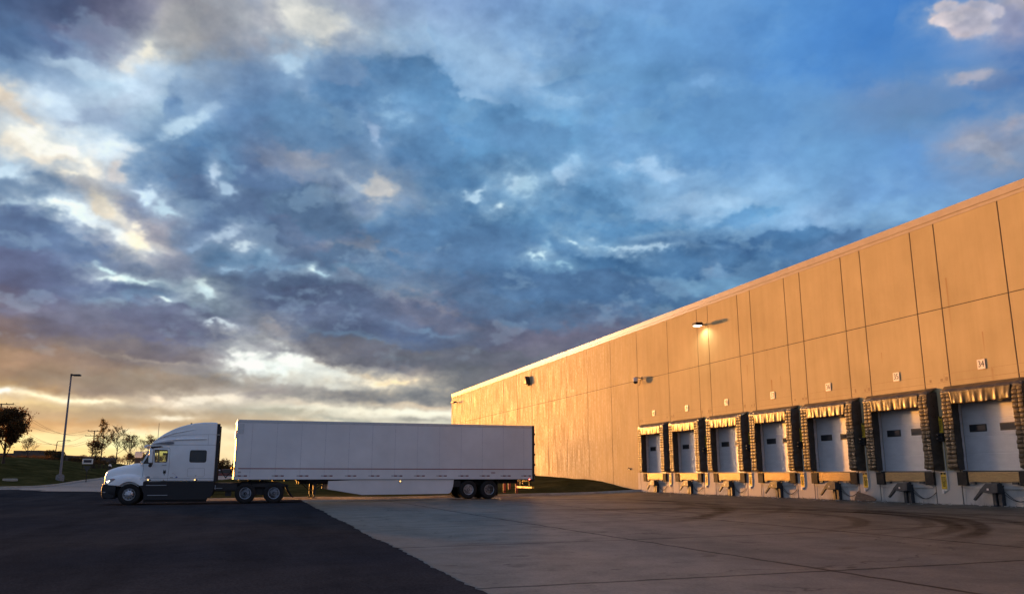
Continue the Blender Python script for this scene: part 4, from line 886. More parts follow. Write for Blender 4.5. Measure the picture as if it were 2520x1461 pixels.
# ---------------------------------------------------------------- lorry: local x towards the rear, y away from the camera (near side y=0), z up
TROT = R_(17.56); TORG = Vector((-14.12, 42.86, 0))
def wheel(parent, x, z, r, y_face, kind, dual=False, far=False, name='wheel'):
    """y_face: outer face; far side wheels are mirrored"""
    sg = -1 if far else 1
    mb = MB(); w = .28; 
    prof = [(r*.56, .02), (r*.62, .0), (r*.80, -.004), (r*.93, .012), (r*.985, .035), (r, .06), (r, w-.06), (r*.985, w-.03), (r*.9, w), (r*.6, w)]
    mb.lathe([(a, sg*b) for a, b in prof], (x, y_face, z), 'y', 44)
    if dual: mb.lathe([(a, sg*(b+.32)) for a, b in prof], (x, y_face, z), 'y', 44)
    ty = mb.build('tyre', M['rubber'], parent, smooth=True, ang=50)
    mb = MB(); R = r*.57
    if kind == 'front':   # aluminium rim, convex with round hand holes
        mb.lathe([(R, .02), (R*.96, .0), (R*.90, .012), (R*.86, .05), (R*.80, .035), (R*.52, -.005), (R*.46, -.02), (R*.30, -.03), (R*.28, -.09), (R*.2, -.10), (.0, -.10)] if not far else [(R, -.02), (0, -.02)], (x, y_face, z), 'y', 44)
        rim = mb.build('rim', M['rim'], ty, smooth=True, ang=50)
        if not far:
            hh = MB()
            for k in range(10):
                a = 2*math.pi*k/10+.2; cx, cz = x+R*.68*math.cos(a), z+R*.68*math.sin(a); hh.cyl((cx, y_face+.001, cz), (cx, y_face+.03, cz), .027, n=12)
            hh.build('hand_hole', M['black'], rim)
            nn = MB()
            for k in range(10):
                a = 2*math.pi*k/10; cx, cz = x+R*.39*math.cos(a), z+R*.39*math.sin(a); nn.cyl((cx, y_face-.06, cz), (cx, y_face-.02, cz), .016, n=6)
            nn.build('nut', M['galv'], rim)
    else:  # dual rear rim, deep dish
        s = sg
        mb.lathe([(R, s*.02), (R*.96, s*.0), (R*.88, s*.02), (R*.84, s*.14), (R*.70, s*.17), (R*.5, s*.15), (R*.46, s*.12), (R*.3, s*.11), (R*.28, s*.02), (R*.2, s*.0), (0, s*.0)], (x, y_face, z), 'y', 44)
        rim = mb.build('rim', M['rimw'] if kind == 'drive' else M['rim'], ty, smooth=True, ang=50)
        hh = MB(); 
        n_, q = (2, .55) if kind == 'drive' else (10, .6)
        for k in range(n_):
            a = 2*math.pi*k/n_+(1.5 if kind == 'drive' else .1); cx, cz = x+R*.66*math.cos(a), z+R*.66*math.sin(a)
            hh.cyl((cx, y_face+s*.14, cz), (cx, y_face+s*.165, cz), .036 if n_ > 2 else .045, n=12)
        hh.build('hand_hole', M['black'], rim)
        nn = MB()
        for k in range(10):
            a = 2*math.pi*k/10; cx, cz = x+R*.37*math.cos(a), z+R*.37*math.sin(a); nn.cyl((cx, y_face+s*.07, cz), (cx, y_face+s*.12, cz), .018, n=6)
        nn.cyl((x, y_face+s*.0, z), (x, y_face+s*.1, z), R*.27, n=20)
        nn.build('nut', M['steel'], rim)
    return ty
# =============== trailer
TR = empty('semi_trailer', TORG, R_(19.7), 'long plain white box semi-trailer with a thin red stripe along its side', 'trailer')
L_, Wd = 16.32, 2.60; zt, zb = 2.83, -.20
def rounded_front(x0, x1, y0, y1, r=.16):
    pts = [(x1, y0), (x1, y1)]
    pts += [(x0+r-r*math.sin(a), y1-r+r*math.cos(a)) for a in [k*math.pi/2/6 for k in range(7)]]
    pts += [(x0+r-r*math.cos(a), y0+r-r*math.sin(a)) for a in [k*math.pi/2/6 for k in range(7)]]
    return pts
mb = MB(); mb.prism(rounded_front(.02, L_-.02, .012, Wd-.012), zb+.14, zt-.14, 'z'); mb.build('box_body', M['trailer'], TR, smooth=True, ang=25)
mb = MB(); mb.prism(rounded_front(.0, L_, .0, Wd), zt-.15, zt-.035, 'z'); mb.prism(rounded_front(.02, L_-.01, .015, Wd-.015), zt-.035, zt, 'z'); mb.build('top_rail', M['alu'], TR, smooth=True, ang=25)
mb = MB(); mb.prism(rounded_front(.0, L_, .0, Wd), zb+.02, zb+.145, 'z'); mb.build('bottom_rail', M['trailer'], TR, smooth=True, ang=25)
SM = mat('riveted_seam', (.60, .61, .64), .5, var=.25, scale=30)
for ya, yb in ((.007, .0118), (Wd-.0118, Wd-.007)):
    mb = MB()
    for k in range(13): x = .78+1.245*k; mb.box(x-.016, x+.016, ya, yb, zb+.145, zt-.15)
    mb.build('panel_seam', SM, TR)
mb = MB(); mb.box(.2, L_-.1, .004, .0095, .345, .385); mb.build('red_stripe', M['redline'], TR)
for k in range(14):
    x = .62+1.245*k if k else .05; mb = MB(); nb = 0
    for j in range(4):
        a = x+.15*j
        if a+.15 > L_-.06: continue
        mb.box(a, a+.15, .003, .0085, -.03, .03)
        for f in list(mb.bm.faces)[-6:]: f.material_index = j % 2
        nb += 1
    if nb: mb.build('reflective_tape', [M['whtape'], M['redtape']], TR)
mb = MB(); mb.box(.10, .36, .002, .0075, 2.1, 2.62); mb.build('corner_plate', M['alu'], TR)
mb = MB(); mb.box(.2, .34, .003, .008, .14, .22); mb.build('data_plate', M['whtape'], TR)
mb = MB()
for zz in (.13, .19): mb.box(13.75, 14.0, .003, .008, zz, zz+.02)
mb.build('lettered_label', M['redline'], TR)
mb = MB(); mb.box(.3, L_-.3, .1, Wd-.1, zb-.02, zb+.02); 
for k in range(24): mb.box(.8+.62*k, .87+.62*k, .35, Wd-.35, zb-.06, zb+.02)
mb.box(3.3, 15.6, .75, .87, zb-.22, zb); mb.box(3.3, 15.6, Wd-.87, Wd-.75, zb-.22, zb); mb.build('underframe', M['steel'], TR)
# landing gear
mb = MB()
for y in (.42, Wd-.42):
    mb.box(4.02, 4.16, y-.07, y+.07, -.95, zb); mb.box(4.06, 4.12, y-.04, y+.04, -1.12, -.9); mb.box(3.95, 4.24, y-.13, y+.13, -1.14, -1.11)
    mb.tube([(3.35, y, zb-.02), (4.05, y, -.78)], .03); mb.tube([(4.85, y, zb-.02), (4.12, y, -.72)], .03)
mb.prism([(3.3, zb), (4.95, zb), (4.6, zb-.13), (3.7, zb-.13)], .35, .5); mb.tube([(4.1, .42, -.75), (4.1, Wd-.42, -.75)], .03); mb.build('landing_gear', M['steel'], TR)
# side skirt, cut back at the front foot and curved at the wheels
for y in (.05, Wd-.08):
    mb = MB(); top = zb-.01
    pts = [(4.75, top-.05), (4.72, -.68), (6.55, -.985), (11.25, -.955)]
    pts += [(11.25+.04+.30*math.sin(a)*1.0, -.955+.75*(1-math.cos(a))) for a in [k*math.pi/2/6 for k in range(1, 7)]]
    pts += [(11.6, top-.0), (6.1, top), (5.4, top-.03)]
    mb.prism(pts, y, y+.03); mb.build('side_skirt', M['trailer'], TR)
mb = MB(); 
for x in (8.58,): mb.cyl((x, -.012, zb-.085), (x, .05, zb-.085), .055, n=16)
mk = mb.build('side_marker', M['black'], TR, smooth=True); mb = MB(); mb.lathe([(.036, -.02), (.02, -.035), (0, -.038)], (8.58, 0, zb-.085), 'y', 16); mb.build('lens', M['amber'], mk, smooth=True)
mb = MB(); mb.box(15.98, 16.10, -.006, .03, zb-.03, zb+.05); mk = mb.build('side_marker', M['black'], TR); mb = MB(); mb.box(16.01, 16.09, -.018, -.004, zb-.018, zb+.03); mb.build('lens', M['redl'], mk, bevel=.008)
for x, z in ((12.45, -.74), (13.66, -.745)):
    wheel(TR, x, z, .505, .04, 'trailer', True); wheel(TR, x, z, .505, Wd-.04, 'trailer', True, far=True)
    mb = MB(); mb.cyl((x, .5, z), (x, Wd-.5, z), .07); mb.tube([(x-.5, .8, -.42), (x, .8, -.6), (x+.45, .8, -.42)], .05); mb.build('axle', M['steel'], TR)
mb = MB(); mb.box(11.9, 14.3, .7, .8, -.5, -.3); mb.box(11.9, 14.3, Wd-.8, Wd-.7, -.5, -.3); mb.box(11.6, 12.0, .1, .3, -.6, -.25); mb.build('bogie', M['steel'], TR)
for y in (.08, Wd-.62):
    mb = MB(); mb.box(14.16, 14.175, y, y+.54, -1.08, -.32); mb.box(14.14, 14.2, y, y+.54, -.34, -.26); mb.build('mud_flap', M['rubber'], TR)
# rear frame, hinges and under-ride guard
mb = MB(); mb.box(L_-.02, L_+.04, -.005, Wd+.005, zb-.1, zt); mb.box(L_-.09, L_-.02, -.004, .014, zb-.1, zt); mb.build('rear_frame', M['black'], TR)
for z in (2.35, 1.78, 1.2, .62, .05):
    for ya, yb in ((-.03, .12), (Wd-.12, Wd+.03)): mb = MB(); mb.box(L_+.02, L_+.09, ya, yb, z-.06, z+.05); mb.build('hinge', M['black'], TR)
mb = MB(); mb.box(L_+.03, L_+.055, .02, Wd-.02, zb+.06, zt-.05); mb.build('rear_door', M['trailer'], TR)
mb = MB(); mb.box(L_-.10, L_+.04, .05, Wd-.05, -.70, -.60); mb.build('guard_bar', M['yellowp'], TR)
mb = MB()
for y in (.55, Wd-.55): mb.box(L_-.08, L_+.0, y-.05, y+.05, -.62, zb); mb.tube([(L_-.75, y, zb-.02), (L_-.08, y, -.6)], .03)
mb.build('guard_post', M['steel'], TR)
mb = MB(); mb.box(L_-.02, L_+.06, 1.75, 2.05, -.46, -.22); mb.build('number_plate', M['yellowp'], TR)
# nose fittings
mb = MB(); mb.tube([(-.02, 1.1, .4), (-.14, .9, .3), (-.10, .7, .1)], .03); mb.box(-.12, .0, .6, 1.3, .3, .45); mb.build('air_coupling', M['black'], TR)
mb = MB(); mb.box(-.03, .02, .4, 2.2, 1.9, 2.3); mb.build('nose_lamp_panel', M['trailer'], TR)
# =============== tractor
TK = empty('tractor_unit', TORG, TROT, 'white long-nose sleeper lorry tractor with dark lower fairings heading left', 'lorry')
y0, y1 = .06, 2.46        # sleeper sides
# cab + sleeper + roof fairing: outline in (x, z), bevelled along its edges, hollowed, windows cut through
out = [(-4.28, -.26), (-4.28, .60), (-4.45, .64), (-4.02, 1.40), (-4.00, 1.52), (-3.86, 1.70), (-3.66, 1.88), (-3.42, 2.06), (-3.12, 2.24), (-2.78, 2.40), (-2.40, 2.52), (-2.0, 2.61), (-1.62, 2.655), (-1.25, 2.67), (-.94, 2.66), (-.93, -.27)]
mb = MB(); mb.prism(out, y0, y1); cabo = mb.build('cab', M['white'], TK, bevel=.085, seg=4, ang=20)
bake(cabo)
for p in cabo.data.polygons: p.use_smooth = True
# inside void of the day cab
mb = MB(); mb.prism([(-4.20, -.10), (-4.20, .58), (-4.36, .66), (-3.97, 1.36), (-2.85, 1.40), (-2.85, -.10)], y0+.07, y1-.07); cv = mb.build('tmp', M['white'], TK)
# windows
def rr(x0, x1, z0, z1, r=.05):
    P = []
    for cx, cz, a0 in ((x1-r, z1-r, 0), (x0+r, z1-r, 90), (x0+r, z0+r, 180), (x1-r, z0+r, 270)):
        for k in range(5): a = R_(a0+90*k/4); P.append((cx+r*math.cos(a), cz+r*math.sin(a)))
    return P
DW = [(-3.75, .67), (-3.23, .67), (-3.20, .74), (-3.20, 1.20), (-3.24, 1.26), (-3.80, 1.26)]
mb = MB(); mb.prism(DW, -.2, 2.8); c1 = mb.build('tmp', M['white'], TK)
VW = [(-4.27, .60), (-3.86, .60), (-3.86, 1.18), (-3.98, 1.18)]
mb = MB(); mb.prism(VW, -.2, 2.8); c2 = mb.build('tmp', M['white'], TK)
mb = MB(); mb.prism([(-4.6, .66), (-4.25, .66), (-3.9, 1.30), (-4.3, 1.36)], y0+.10, y1-.10); c3 = mb.build('tmp', M['white'], TK)
mb = MB(); mb.prism([(-4.50, .70), (-4.31, .70), (-4.05, 1.27), (-4.2, 1.33)], -.2, .4); c4 = mb.build('tmp', M['white'], TK)
cut(cabo, [cv, c1, c2, c3, c4])
cabo.data.materials.clear(); cabo.data.materials.append(M['white'])
for p in cabo.data.polygons: p.use_smooth = True
try: cabo.data.set_sharp_from_angle(angle=R_(32))
except Exception: pass
# glazing
mb = MB(); mb.prism(DW, y0+.02, y0+.026); mb.build('side_window', M['glass'], TK)
mb = MB(); mb.prism(DW, y1-.026, y1-.02); mb.build('side_window', M['glass'], TK)
mb = MB(); mb.prism(VW, y0+.02, y0+.03); mb.build('quarter_window', M['darkglass'], TK)
mb = MB(); mb.prism([(-4.44, .665), (-4.43, .665), (-4.02, 1.36), (-4.03, 1.36)], y0+.12, y1-.12); mb.build('windscreen', M['glass'], TK)
mb = MB(); mb.prism([(-4.44, .66), (-4.32, .68), (-4.04, 1.3), (-4.05, 1.33)], y0+.07, y0+.078); mb.build('windscreen_corner', M['glass'], TK)
mb = MB()
def loop(poly, y, w=.028):
    n = len(poly); cx = sum(p[0] for p in poly)/n; cz = sum(p[1] for p in poly)/n
    for i in range(n):
        a, b = poly[i], poly[(i+1) % n]; mb.tube([(a[0], y, a[1]), (b[0], y, b[1])], w*.6, 6)
loop(DW, y0+.0); loop(VW, y0-.0, .02); mb.build('window_gasket', M['frame'], TK)
SW = rr(-2.16, -1.36, .66, 1.27, .09)
mb = MB(); mb.prism(SW, y0-.012, y0+.01); sw = mb.build('sleeper_window', M['frame'], TK, bevel=.006, seg=1)
mb = MB(); mb.prism(rr(-2.12, -1.40, .70, 1.23, .07), y0-.0135, y0-.012); mb.build('pane', M['darkglass'], sw)
# seams, doors, locker outlines
def groove(pts, w=.008, y=y0-.004, mat_=M['frame'], name='seam'):
    mb = MB()
    for a, b in zip(pts, pts[1:]):
        d = Vector((b[0]-a[0], 0, b[1]-a[1])); n = Vector((-d.z, 0, d.x)).normalized()*w/2
        v = [mb.bm.verts.new((p[0]+s*n.x, y, p[1]+s*n.z)) for p, s in ((a, 1), (a, -1), (b, -1), (b, 1))]; mb.bm.faces.new(v)
        v2 = [mb.bm.verts.new((p[0]+s*n.x, y+.003, p[1]+s*n.z)) for p, s in ((a, 1), (a, -1), (b, -1), (b, 1))]
        for i in range(4): mb.bm.faces.new([v[i], v[(i+1) % 4], v2[(i+1) % 4], v2[i]])
    return mb
g = groove([(-4.27, -.2), (-4.27, .0), (-4.25, .56), (-3.98, 1.22), (-3.93, 1.36), (-3.14, 1.36), (-3.10, 1.30), (-3.08, .5), (-3.10, -.24)]); dr = g.build('door', M['frame'], TK)
mb = MB(); mb.box(-3.42, -3.20, y0-.028, y0-.005, .515, .54); mb.build('handle', M['galv'], dr)
g = groove([(-3.99, 1.50), (-2.9, 1.515), (-1.3, 1.53), (-.95, 1.53)], .010); g.build('seam', M['frame'], TK)
g = groove([(-3.60, 1.86), (-3.0, 1.95), (-2.3, 2.02), (-1.5, 2.05), (-.95, 2.05)], .008); g.build('seam', M['frame'], TK)
g = groove([(-1.33, 2.05), (-1.33, 1.53)], .006); g.build('seam', M['frame'], TK)
g = groove([(-4.2, -.115), (-3.0, -.12), (-.95, -.125)], .010); g.build('seam', M['frame'], TK)
LK = rr(-2.20, -1.40, -.04, .38, .07); g = groove(LK+[LK[0]], .006); g.build('locker_door', M['frame'], TK)
# raised flowing ridges on the fairing and the scooped intake behind the visor
mb = MB(); mb.prism([(-3.98, 1.55), (-3.7, 1.68), (-3.2, 1.80), (-2.6, 1.83), (-2.0, 1.84), (-1.4, 1.85), (-1.4, 1.80), (-2.6, 1.76), (-3.0, 1.72), (-3.05, 1.58), (-3.4, 1.55)], y0-.05, y0+.05); mb.build('fairing_ridge', M['white'], TK, bevel=.045, seg=3, ang=15, smooth=True)
mb = MB(); mb.prism([(-3.84, 1.57), (-3.55, 1.63), (-3.1, 1.68), (-2.92, 1.64), (-2.95, 1.57), (-3.2, 1.54)], y0-.058, y0-.045); mb.build('air_scoop', mat('grey_scoop_plastic', (.20, .22, .25), .6), TK, bevel=.005)
mb = MB(); mb.prism([(-3.96, 1.62), (-3.55, 1.93), (-3.0, 2.13), (-2.3, 2.27), (-1.9, 2.31), (-2.3, 2.21), (-3.0, 2.05), (-3.5, 1.86)], y0-.03, y0+.05); mb.build('fairing_ridge', M['white'], TK, bevel=.028, seg=3, ang=15, smooth=True)
# rear side extenders and roof trim
for ya in (y0, y1-.05): mb = MB(); mb.box(-.93, -.80, ya, ya+.05, -.28, 2.60); mb.build('side_extender', M['black'], TK, bevel=.012)
mb = MB(); mb.box(-.95, -.79, y0-.006, y0+.056, 2.035, 2.06); mb.build('clasp', M['plate'], TK)
mb = MB(); mb.box(-.955, -.925, y0+.05, y1-.05, -.26, 2.6); mb.build('back_wall', M['dark'], TK)
for bx in ((-1.22, -1.12, 1.1, 1.3, 2.66, 2.72), (-2.26, -2.18, .4, .46, 2.56, 2.63), (-2.26, -2.18, 2.0, 2.06, 2.56, 2.63)): mb = MB(); mb.box(*bx); mb.build('roof_marker', M['black'], TK)
mb = MB(); mb.prism([(-4.33, 1.36), (-4.30, 1.46), (-4.18, 1.52), (-3.96, 1.50), (-3.94, 1.44), (-4.1, 1.44), (-4.22, 1.38)], y0+.02, y1-.02); mb.build('sun_visor', M['white'], TK, bevel=.02)
mb = MB(); mb.prism([(-3.98, 1.35), (-4.02, 1.43), (-3.55, 1.455), (-3.42, 1.42), (-3.62, 1.385)], y0-.035, y0+.01); mb.build('window_deflector', M['black'], TK, bevel=.008)
# hood: lofted sections (x, half width, top z, shoulder z)
HD = [(-6.03, .62, .02, -.42), (-5.98, .80, .17, -.42), (-5.90, .92, .27, -.42), (-5.74, .99, .34, -.42), (-5.5, 1.03, .425, -.42), (-5.2, 1.04, .50, -.42), (-4.9, 1.05, .565, -.42), (-4.7, 1.06, .61, -.42), (-4.55, 1.07, .625, -.42), (-4.45, 1.08, .62, -.42), (-4.28, 1.10, .60, -.42)]
mb = MB(); rows = []; yc = 1.26
for x, hw, zt_, zb_ in HD:
    row = []
    for k in range(25):
        a = math.pi*k/24; c, s = math.cos(a), math.sin(a); e = .38
        yy = yc-hw*math.copysign(abs(c)**e, c); zz = zb_+(zt_-zb_)*abs(s)**.30
        # the hood drops towards the shoulders
        drop = .10*(abs(c)**3)*(zt_-zb_); bul = .0
        row.append((x, yy, zz-drop))
    rows.append(row)
mb.grid(rows); v0 = [v for v in mb.bm.verts][:25]; mb.bm.faces.new(v0)
bmesh.ops.recalc_face_normals(mb.bm, faces=mb.bm.faces); hood = mb.build('hood', M['white'], TK, smooth=True, ang=60)
# fender: a bulging arch shell over the front wheel, on each side
def fender(side_):
    cx, cz, ri = -4.80, -.89, .60; rows = []
    n = 30
    yo = -.02 if side_ > 0 else 2.54; yi = yc-.9 if side_ > 0 else yc+.9
    for k in range(n+1):
        u = k/n; a = math.pi*(1.02-1.0*u)          # from front (pi) over the top to the back (0)
        xi = cx+ri*math.cos(a)*(1.05 if a > math.pi/2 else 1.0); zi = max(cz+ri*1.0*math.sin(a)*1.03, -.46)
        if a > math.pi/2: xo_ = cx+1.16*math.cos(a)**1 if False else cx-1.12*abs(math.cos(a)); zo = -.42+.50*max(0,math.sin(a))**.8
        else: xo_ = cx+.60*abs(math.cos(a)); zo = -.30+.38*max(0,math.sin(a))**.8
        row = []
        for j in range(7):
            t = j/6; x = xi*(1-t)+xo_*t; z = zi*(1-t)+zo*t
            y = yo+(yi-yo)*(t**3.2)*.42
            if t == 0: pass
            row.append((x, y, z))
        rows.append([(row[0][0], row[0][1]+(.05 if side_ > 0 else -.05), row[0][2])]+row+[(row[-1][0]+0, yi, row[-1][2]+.02)])
    m = MB(); m.grid(rows); bmesh.ops.recalc_face_normals(m.bm, faces=m.bm.faces); return m.build('fender', M['white'], TK, smooth=True, ang=70)
fender(1); fender(-1)
mb = MB(); mb.prism([(-4.30, -.40), (-4.12, -.24), (-4.14, .02), (-4.36, -.10), (-4.42, -.24)], y0-.045, y0+.02); mb.build('hinge_cover', M['white'], TK, bevel=.012)
mb = MB(); mb.prism([(-6.05, -.38), (-5.99, .12), (-5.93, .16), (-5.96, -.38)], yc-.55, yc+.55); mb.build('grille', M['dark'], TK, bevel=.02)
# bumper wraps round
pts = []
for k in range(13):
    a = math.pi/2*k/12; pts.append((-5.62-.46*max(0,math.sin(a))**.8, .04+.50*(1-math.cos(a))))
mb = MB(); prof = [(.0, -.40), (-.02, -.55), (-.03, -.75), (.0, -.95), (.06, -1.06), (.14, -1.09)]
full = [(-5.40, .03)]+pts+[(x, 2.52-y) for x, y in pts[::-1]]+[(-5.40, 2.49)]
rows = []
for i, (x, y) in enumerate(full):
    d = Vector((x+4.8, y-1.26)); d.normalize(); rows.append([(x-o*d.x*1, y-o*d.y*1, z) for o, z in [(q[0], q[1]) for q in prof]])
mb.grid([[(x, y, z) for x, y, z in r] for r in rows]); bmesh.ops.recalc_face_normals(mb.bm, faces=mb.bm.faces); mb.build('bumper', M['dark'], TK, smooth=True, ang=40)
mb = MB(); mb.prism([(-6.02, -.42), (-5.40, -.38), (-5.38, -.46), (-5.46, -.62), (-5.46, -1.05), (-5.7, -1.09), (-5.92, -1.03), (-6.04, -.75)], .03, .09); mb.build('bumper_end', M['dark'], TK, bevel=.02)
mb = MB(); mb.box(-5.95, -5.85, .015, .035, -.80, -.76); mb.build('fog_lamp', M['whtape'], TK)
# headlamp
HL = [(-5.93, -.36), (-5.90, -.24), (-5.78, -.15), (-5.58, -.12), (-5.46, -.14), (-5.62, -.28), (-5.80, -.36)]
mb = MB(); mb.prism(HL, -.01, .14); hl = mb.build('headlamp', mat('headlamp_clear_cover', (.35, .37, .40), .12, var=.15, scale=12), TK, bevel=.02, seg=3)
mb = MB(); mb.lathe([(.055, -.006), (.04, -.02), (0, -.024)], (-5.79, -.01, -.285), 'y', 16); mb.lathe([(.03, -.006), (0, -.018)], (-5.72, -.012, -.23), 'y', 12); mb.build('bulb', M['headl'], hl, smooth=True)
mb = MB(); mb.box(-5.60, -5.52, -.018, .0, -.19, -.15); mb.build('turn_lens', mat('pink_turn_lens', (.6, .25, .2), .3), hl, bevel=.01)
# lower dark fairings, steps, lamps
mb = MB(); mb.prism([(-4.50, -.42), (-4.28, -.40), (-4.20, -.28), (-.93, -.26), (-.90, -.34), (-.91, -.80), (-.98, -.96), (-1.05, -1.05), (-1.18, -1.07), (-1.18, -1.16), (-4.13, -1.17), (-4.14, -.90), (-4.26, -.60)], y0-.02, y0+.04)
mb.build('chassis_fairing', M['dark'], TK, bevel=.018)
mb = MB(); mb.prism([(-4.50, -.42), (-.93, -.26), (-.91, -.80), (-1.05, -1.05), (-4.13, -1.1)], y1-.02, y1+.04); mb.build('chassis_fairing', M['dark'], TK)
mb = MB(); mb.box(-4.13, -1.22, y0+.02, y0+.06, -1.27, -1.16); mb.build('rubber_skirt', M['rubber'], TK)
for z, xa, xb in ((-.455, -4.06, -3.12), (-.935, -3.96, -3.04)):
    mb = MB(); mb.box(xa, xb, y0-.05, y0+.03, z-.018, z+.018); mb.build('step', M['galv'], TK, bevel=.005)
mb = MB(); mb.box(-4.1, -.95, y0-.03, y0-.018, -.375, -.36); mb.box(-4.1, -.95, y0-.03, y0-.018, -.50, -.49); mb.build('fairing_groove', M['black'], TK)
for x in (-3.99, -1.83):
    mb = MB(); mb.box(x-.02, x+.12, y0-.02, y0+.0, -.225, -.165); mk = mb.build('side_marker', M['black'], TK, bevel=.01); mb = MB(); mb.lathe([(.03, -.0), (.02, -.02), (0, -.026)], (x, y0-.02, -.195), 'y', 14); mb.build('lens', M['amber'], mk, smooth=True)
# small badges and marks
mb = MB()
mb.prism([(-3.34, .16), (-3.32, .32), (-3.29, .22), (-3.27, .30), (-3.25, .22), (-3.22, .32), (-3.20, .16), (-3.24, .08), (-3.27, .13), (-3.30, .08)], y0-.006, y0-.002); mb.cyl((-3.27, y0-.006, .06), (-3.27, y0-.002, .06), .022); mb.build('door_emblem', M['ink'], TK)
mb = MB(); mb.prism([(-4.0+.09*math.cos(a), -.06+.038*math.sin(a)) for a in [2*math.pi*k/20 for k in range(20)]], y0-.006, y0-.002); mb.build('door_badge', mat('grey_decal', (.16, .18, .22), .5), TK)
mb = MB(); mb.box(-3.78, -3.40, y0-.005, y0-.002, -.045, -.037); mb.box(-3.78, -3.5, y0-.005, y0-.002, -.075, -.069); mb.build('door_lettering', mat('faint_decal', (.40, .42, .46), .5), TK)
mb = MB(); mb.box(-2.74, -2.66, y0-.005, y0-.002, -.10, -.04); mb.build('blue_sticker', mat('blue_decal', (.05, .12, .36), .5), TK)
mb = MB(); mb.box(-3.0, -2.86, y0-.005, y0-.002, -.09, -.065); mb.build('grey_sticker', mat('grey_decal2', (.14, .16, .2), .5), TK)
g = groove([(-2.92, .13), (-2.85, .12), (-2.70, .0), (-2.62, -.10)], .006, y0-.005); g.build('red_pinstripe', mat('pink_stripe', (.45, .14, .13), .5), TK)
mb = MB(); mb.cyl((-1.80, y0-.006, .01), (-1.80, y0, .01), .018); mb.cyl((-3.28, y0-.02, -.205), (-3.28, y0, -.205), .02); mb.build('lock', M['frame'], TK)
# mirrors
for yy, sg in ((-.30, 1),):
    ym = yy; mb = MB(); x_ = -3.92 if sg > 0 else -4.02
    mb.prism(rr(x_-.09, x_+.09, .62, 1.28, .05), ym-.11, ym+.11); mr = mb.build('mirror', M['white'], TK, bevel=.03, seg=3)
    mb = MB(); mb.box(x_+.085, x_+.095, ym-.09, ym+.09, .66, 1.24); mb.build('mirror_glass', M['darkglass'], mr)
    mb = MB(); yb = y0 if sg > 0 else y1; mb.tube([(x_, ym, 1.26), (x_+.02, (ym+yb)/2, 1.34), (x_+.05, yb, 1.36)], .03); mb.build('bracket', M['black'], mr); mb = MB(); mb.tube([(x_, ym, .64), (x_+.02, (ym+yb)/2, .58), (x_+.05, yb, .58)], .03); mb.build('bracket', M['black'], mr)
    mb = MB(); mb.lathe([(.0, -.05), (.07, -.03), (.09, .02), (.07, .04), (0, .05)], (x_, ym, .50), 'y', 16); mb.tube([(x_, ym, .64), (x_, ym, .52)], .014); mb.build('round_mirror', M['black'], mr, smooth=True)
mb = MB(); mb.prism(rr(-5.0, -4.64, .93, 1.24, .03), 2.72, 2.90); mb.tube([(-4.66, 2.8, 1.2), (-4.1, 2.46, 1.3)], .03); m2 = mb.build('mirror', M['plate'], TK, bevel=.02); mb = MB(); mb.box(-4.98, -4.68, 2.74, 2.88, .62, .92); mb.build('mirror_stem', M['black'], m2)
# cab interior
mb = MB(); mb.prism([(-3.62, -.1), (-3.62, .35), (-3.30, .38), (-3.30, .40), (-3.28, 1.05), (-3.40, 1.08), (-3.12, 1.06), (-3.10, -.1)], .30, .85); mb.prism([(-3.44, 1.0), (-3.46, 1.13), (-3.18, 1.12), (-3.2, 1.0)], .42, .72)
mb.build('driver_seat', M['seatm'], TK, bevel=.05, seg=3)
mb = MB(); mb.prism([(-3.62, -.1), (-3.62, .35), (-3.30, .40), (-3.28, .95), (-3.12, .95), (-3.10, -.1)], 1.65, 2.15); mb.build('passenger_seat', M['seatm'], TK, bevel=.05, seg=3)
mb = MB(); mb.prism([(-4.30, .45), (-4.28, .62), (-4.0, .62), (-3.9, .55), (-3.95, .3), (-4.2, .3)], .2, 2.3); mb.build('dashboard', M['dark'], TK, bevel=.03)
mb = MB(); mb.tube([(-3.86+.16*math.cos(a)*.5, .57+.20*math.sin(a), .66+.18*math.cos(a)) for a in [2*math.pi*k/20 for k in range(21)]], .016); mb.build('steering_wheel', M['black'], TK)
# chassis
mb = MB()
for y in (.85, 1.67): mb.box(-4.9, 2.55, y-.04, y+.04, -.78, -.50)
mb.box(-.9, .2, .12, .8, -.72, -.42); mb.box(-.86, -.45, .10, .14, -.66, -.45); mb.prism([(-.9, -.34), (.2, -.36), (.3, -.42), (-.9, -.42)], .3, 2.2)
mb.prism([(.95, -.40), (2.3, -.34), (2.55, -.44), (2.7, -.47), (2.7, -.56), (.9, -.56)], .15, .9); mb.prism([(-.1, -.34), (.6, -.30), (1.3, -.32), (2.2, -.30), (2.6, -.42), (2.6, -.5), (-.1, -.5)], .7, 1.85)
for x in (.62, 2.0): mb.cyl((x, .5, -.87), (x, 2.1, -.87), .09); mb.lathe([(.0, -.22), (.16, -.16), (.21, 0), (.16, .16), (0, .22)], (x, 1.26, -.87), 'y', 16)
mb.tube([(.2, .9, -.6), (.62, .9, -.78), (1.3, .9, -.62), (2.0, .9, -.78), (2.4, .9, -.6)], .05)
mb.box(1.0, 1.55, .35, .8, -.95, -.6); mb.box(-.35, -.05, .25, .7, -1.0, -.72); mb.box(-4.9, -4.7, .5, 2.1, -.95, -.8); mb.build('chassis', M['steel'], TK)
mb = MB(); mb.box(-.88, -.5, .095, .12, -.625, -.60); mb.box(-.86, -.83, .095, .12, -.66, -.45); mb.build('battery_box', M['galv'], TK)
mb = MB(); mb.prism([(.35, -.26), (1.65, -.25), (1.95, -.33), (1.5, -.36), (.45, -.36)], .8, 1.75); mb.build('fifth_wheel', M['steel'], TK)
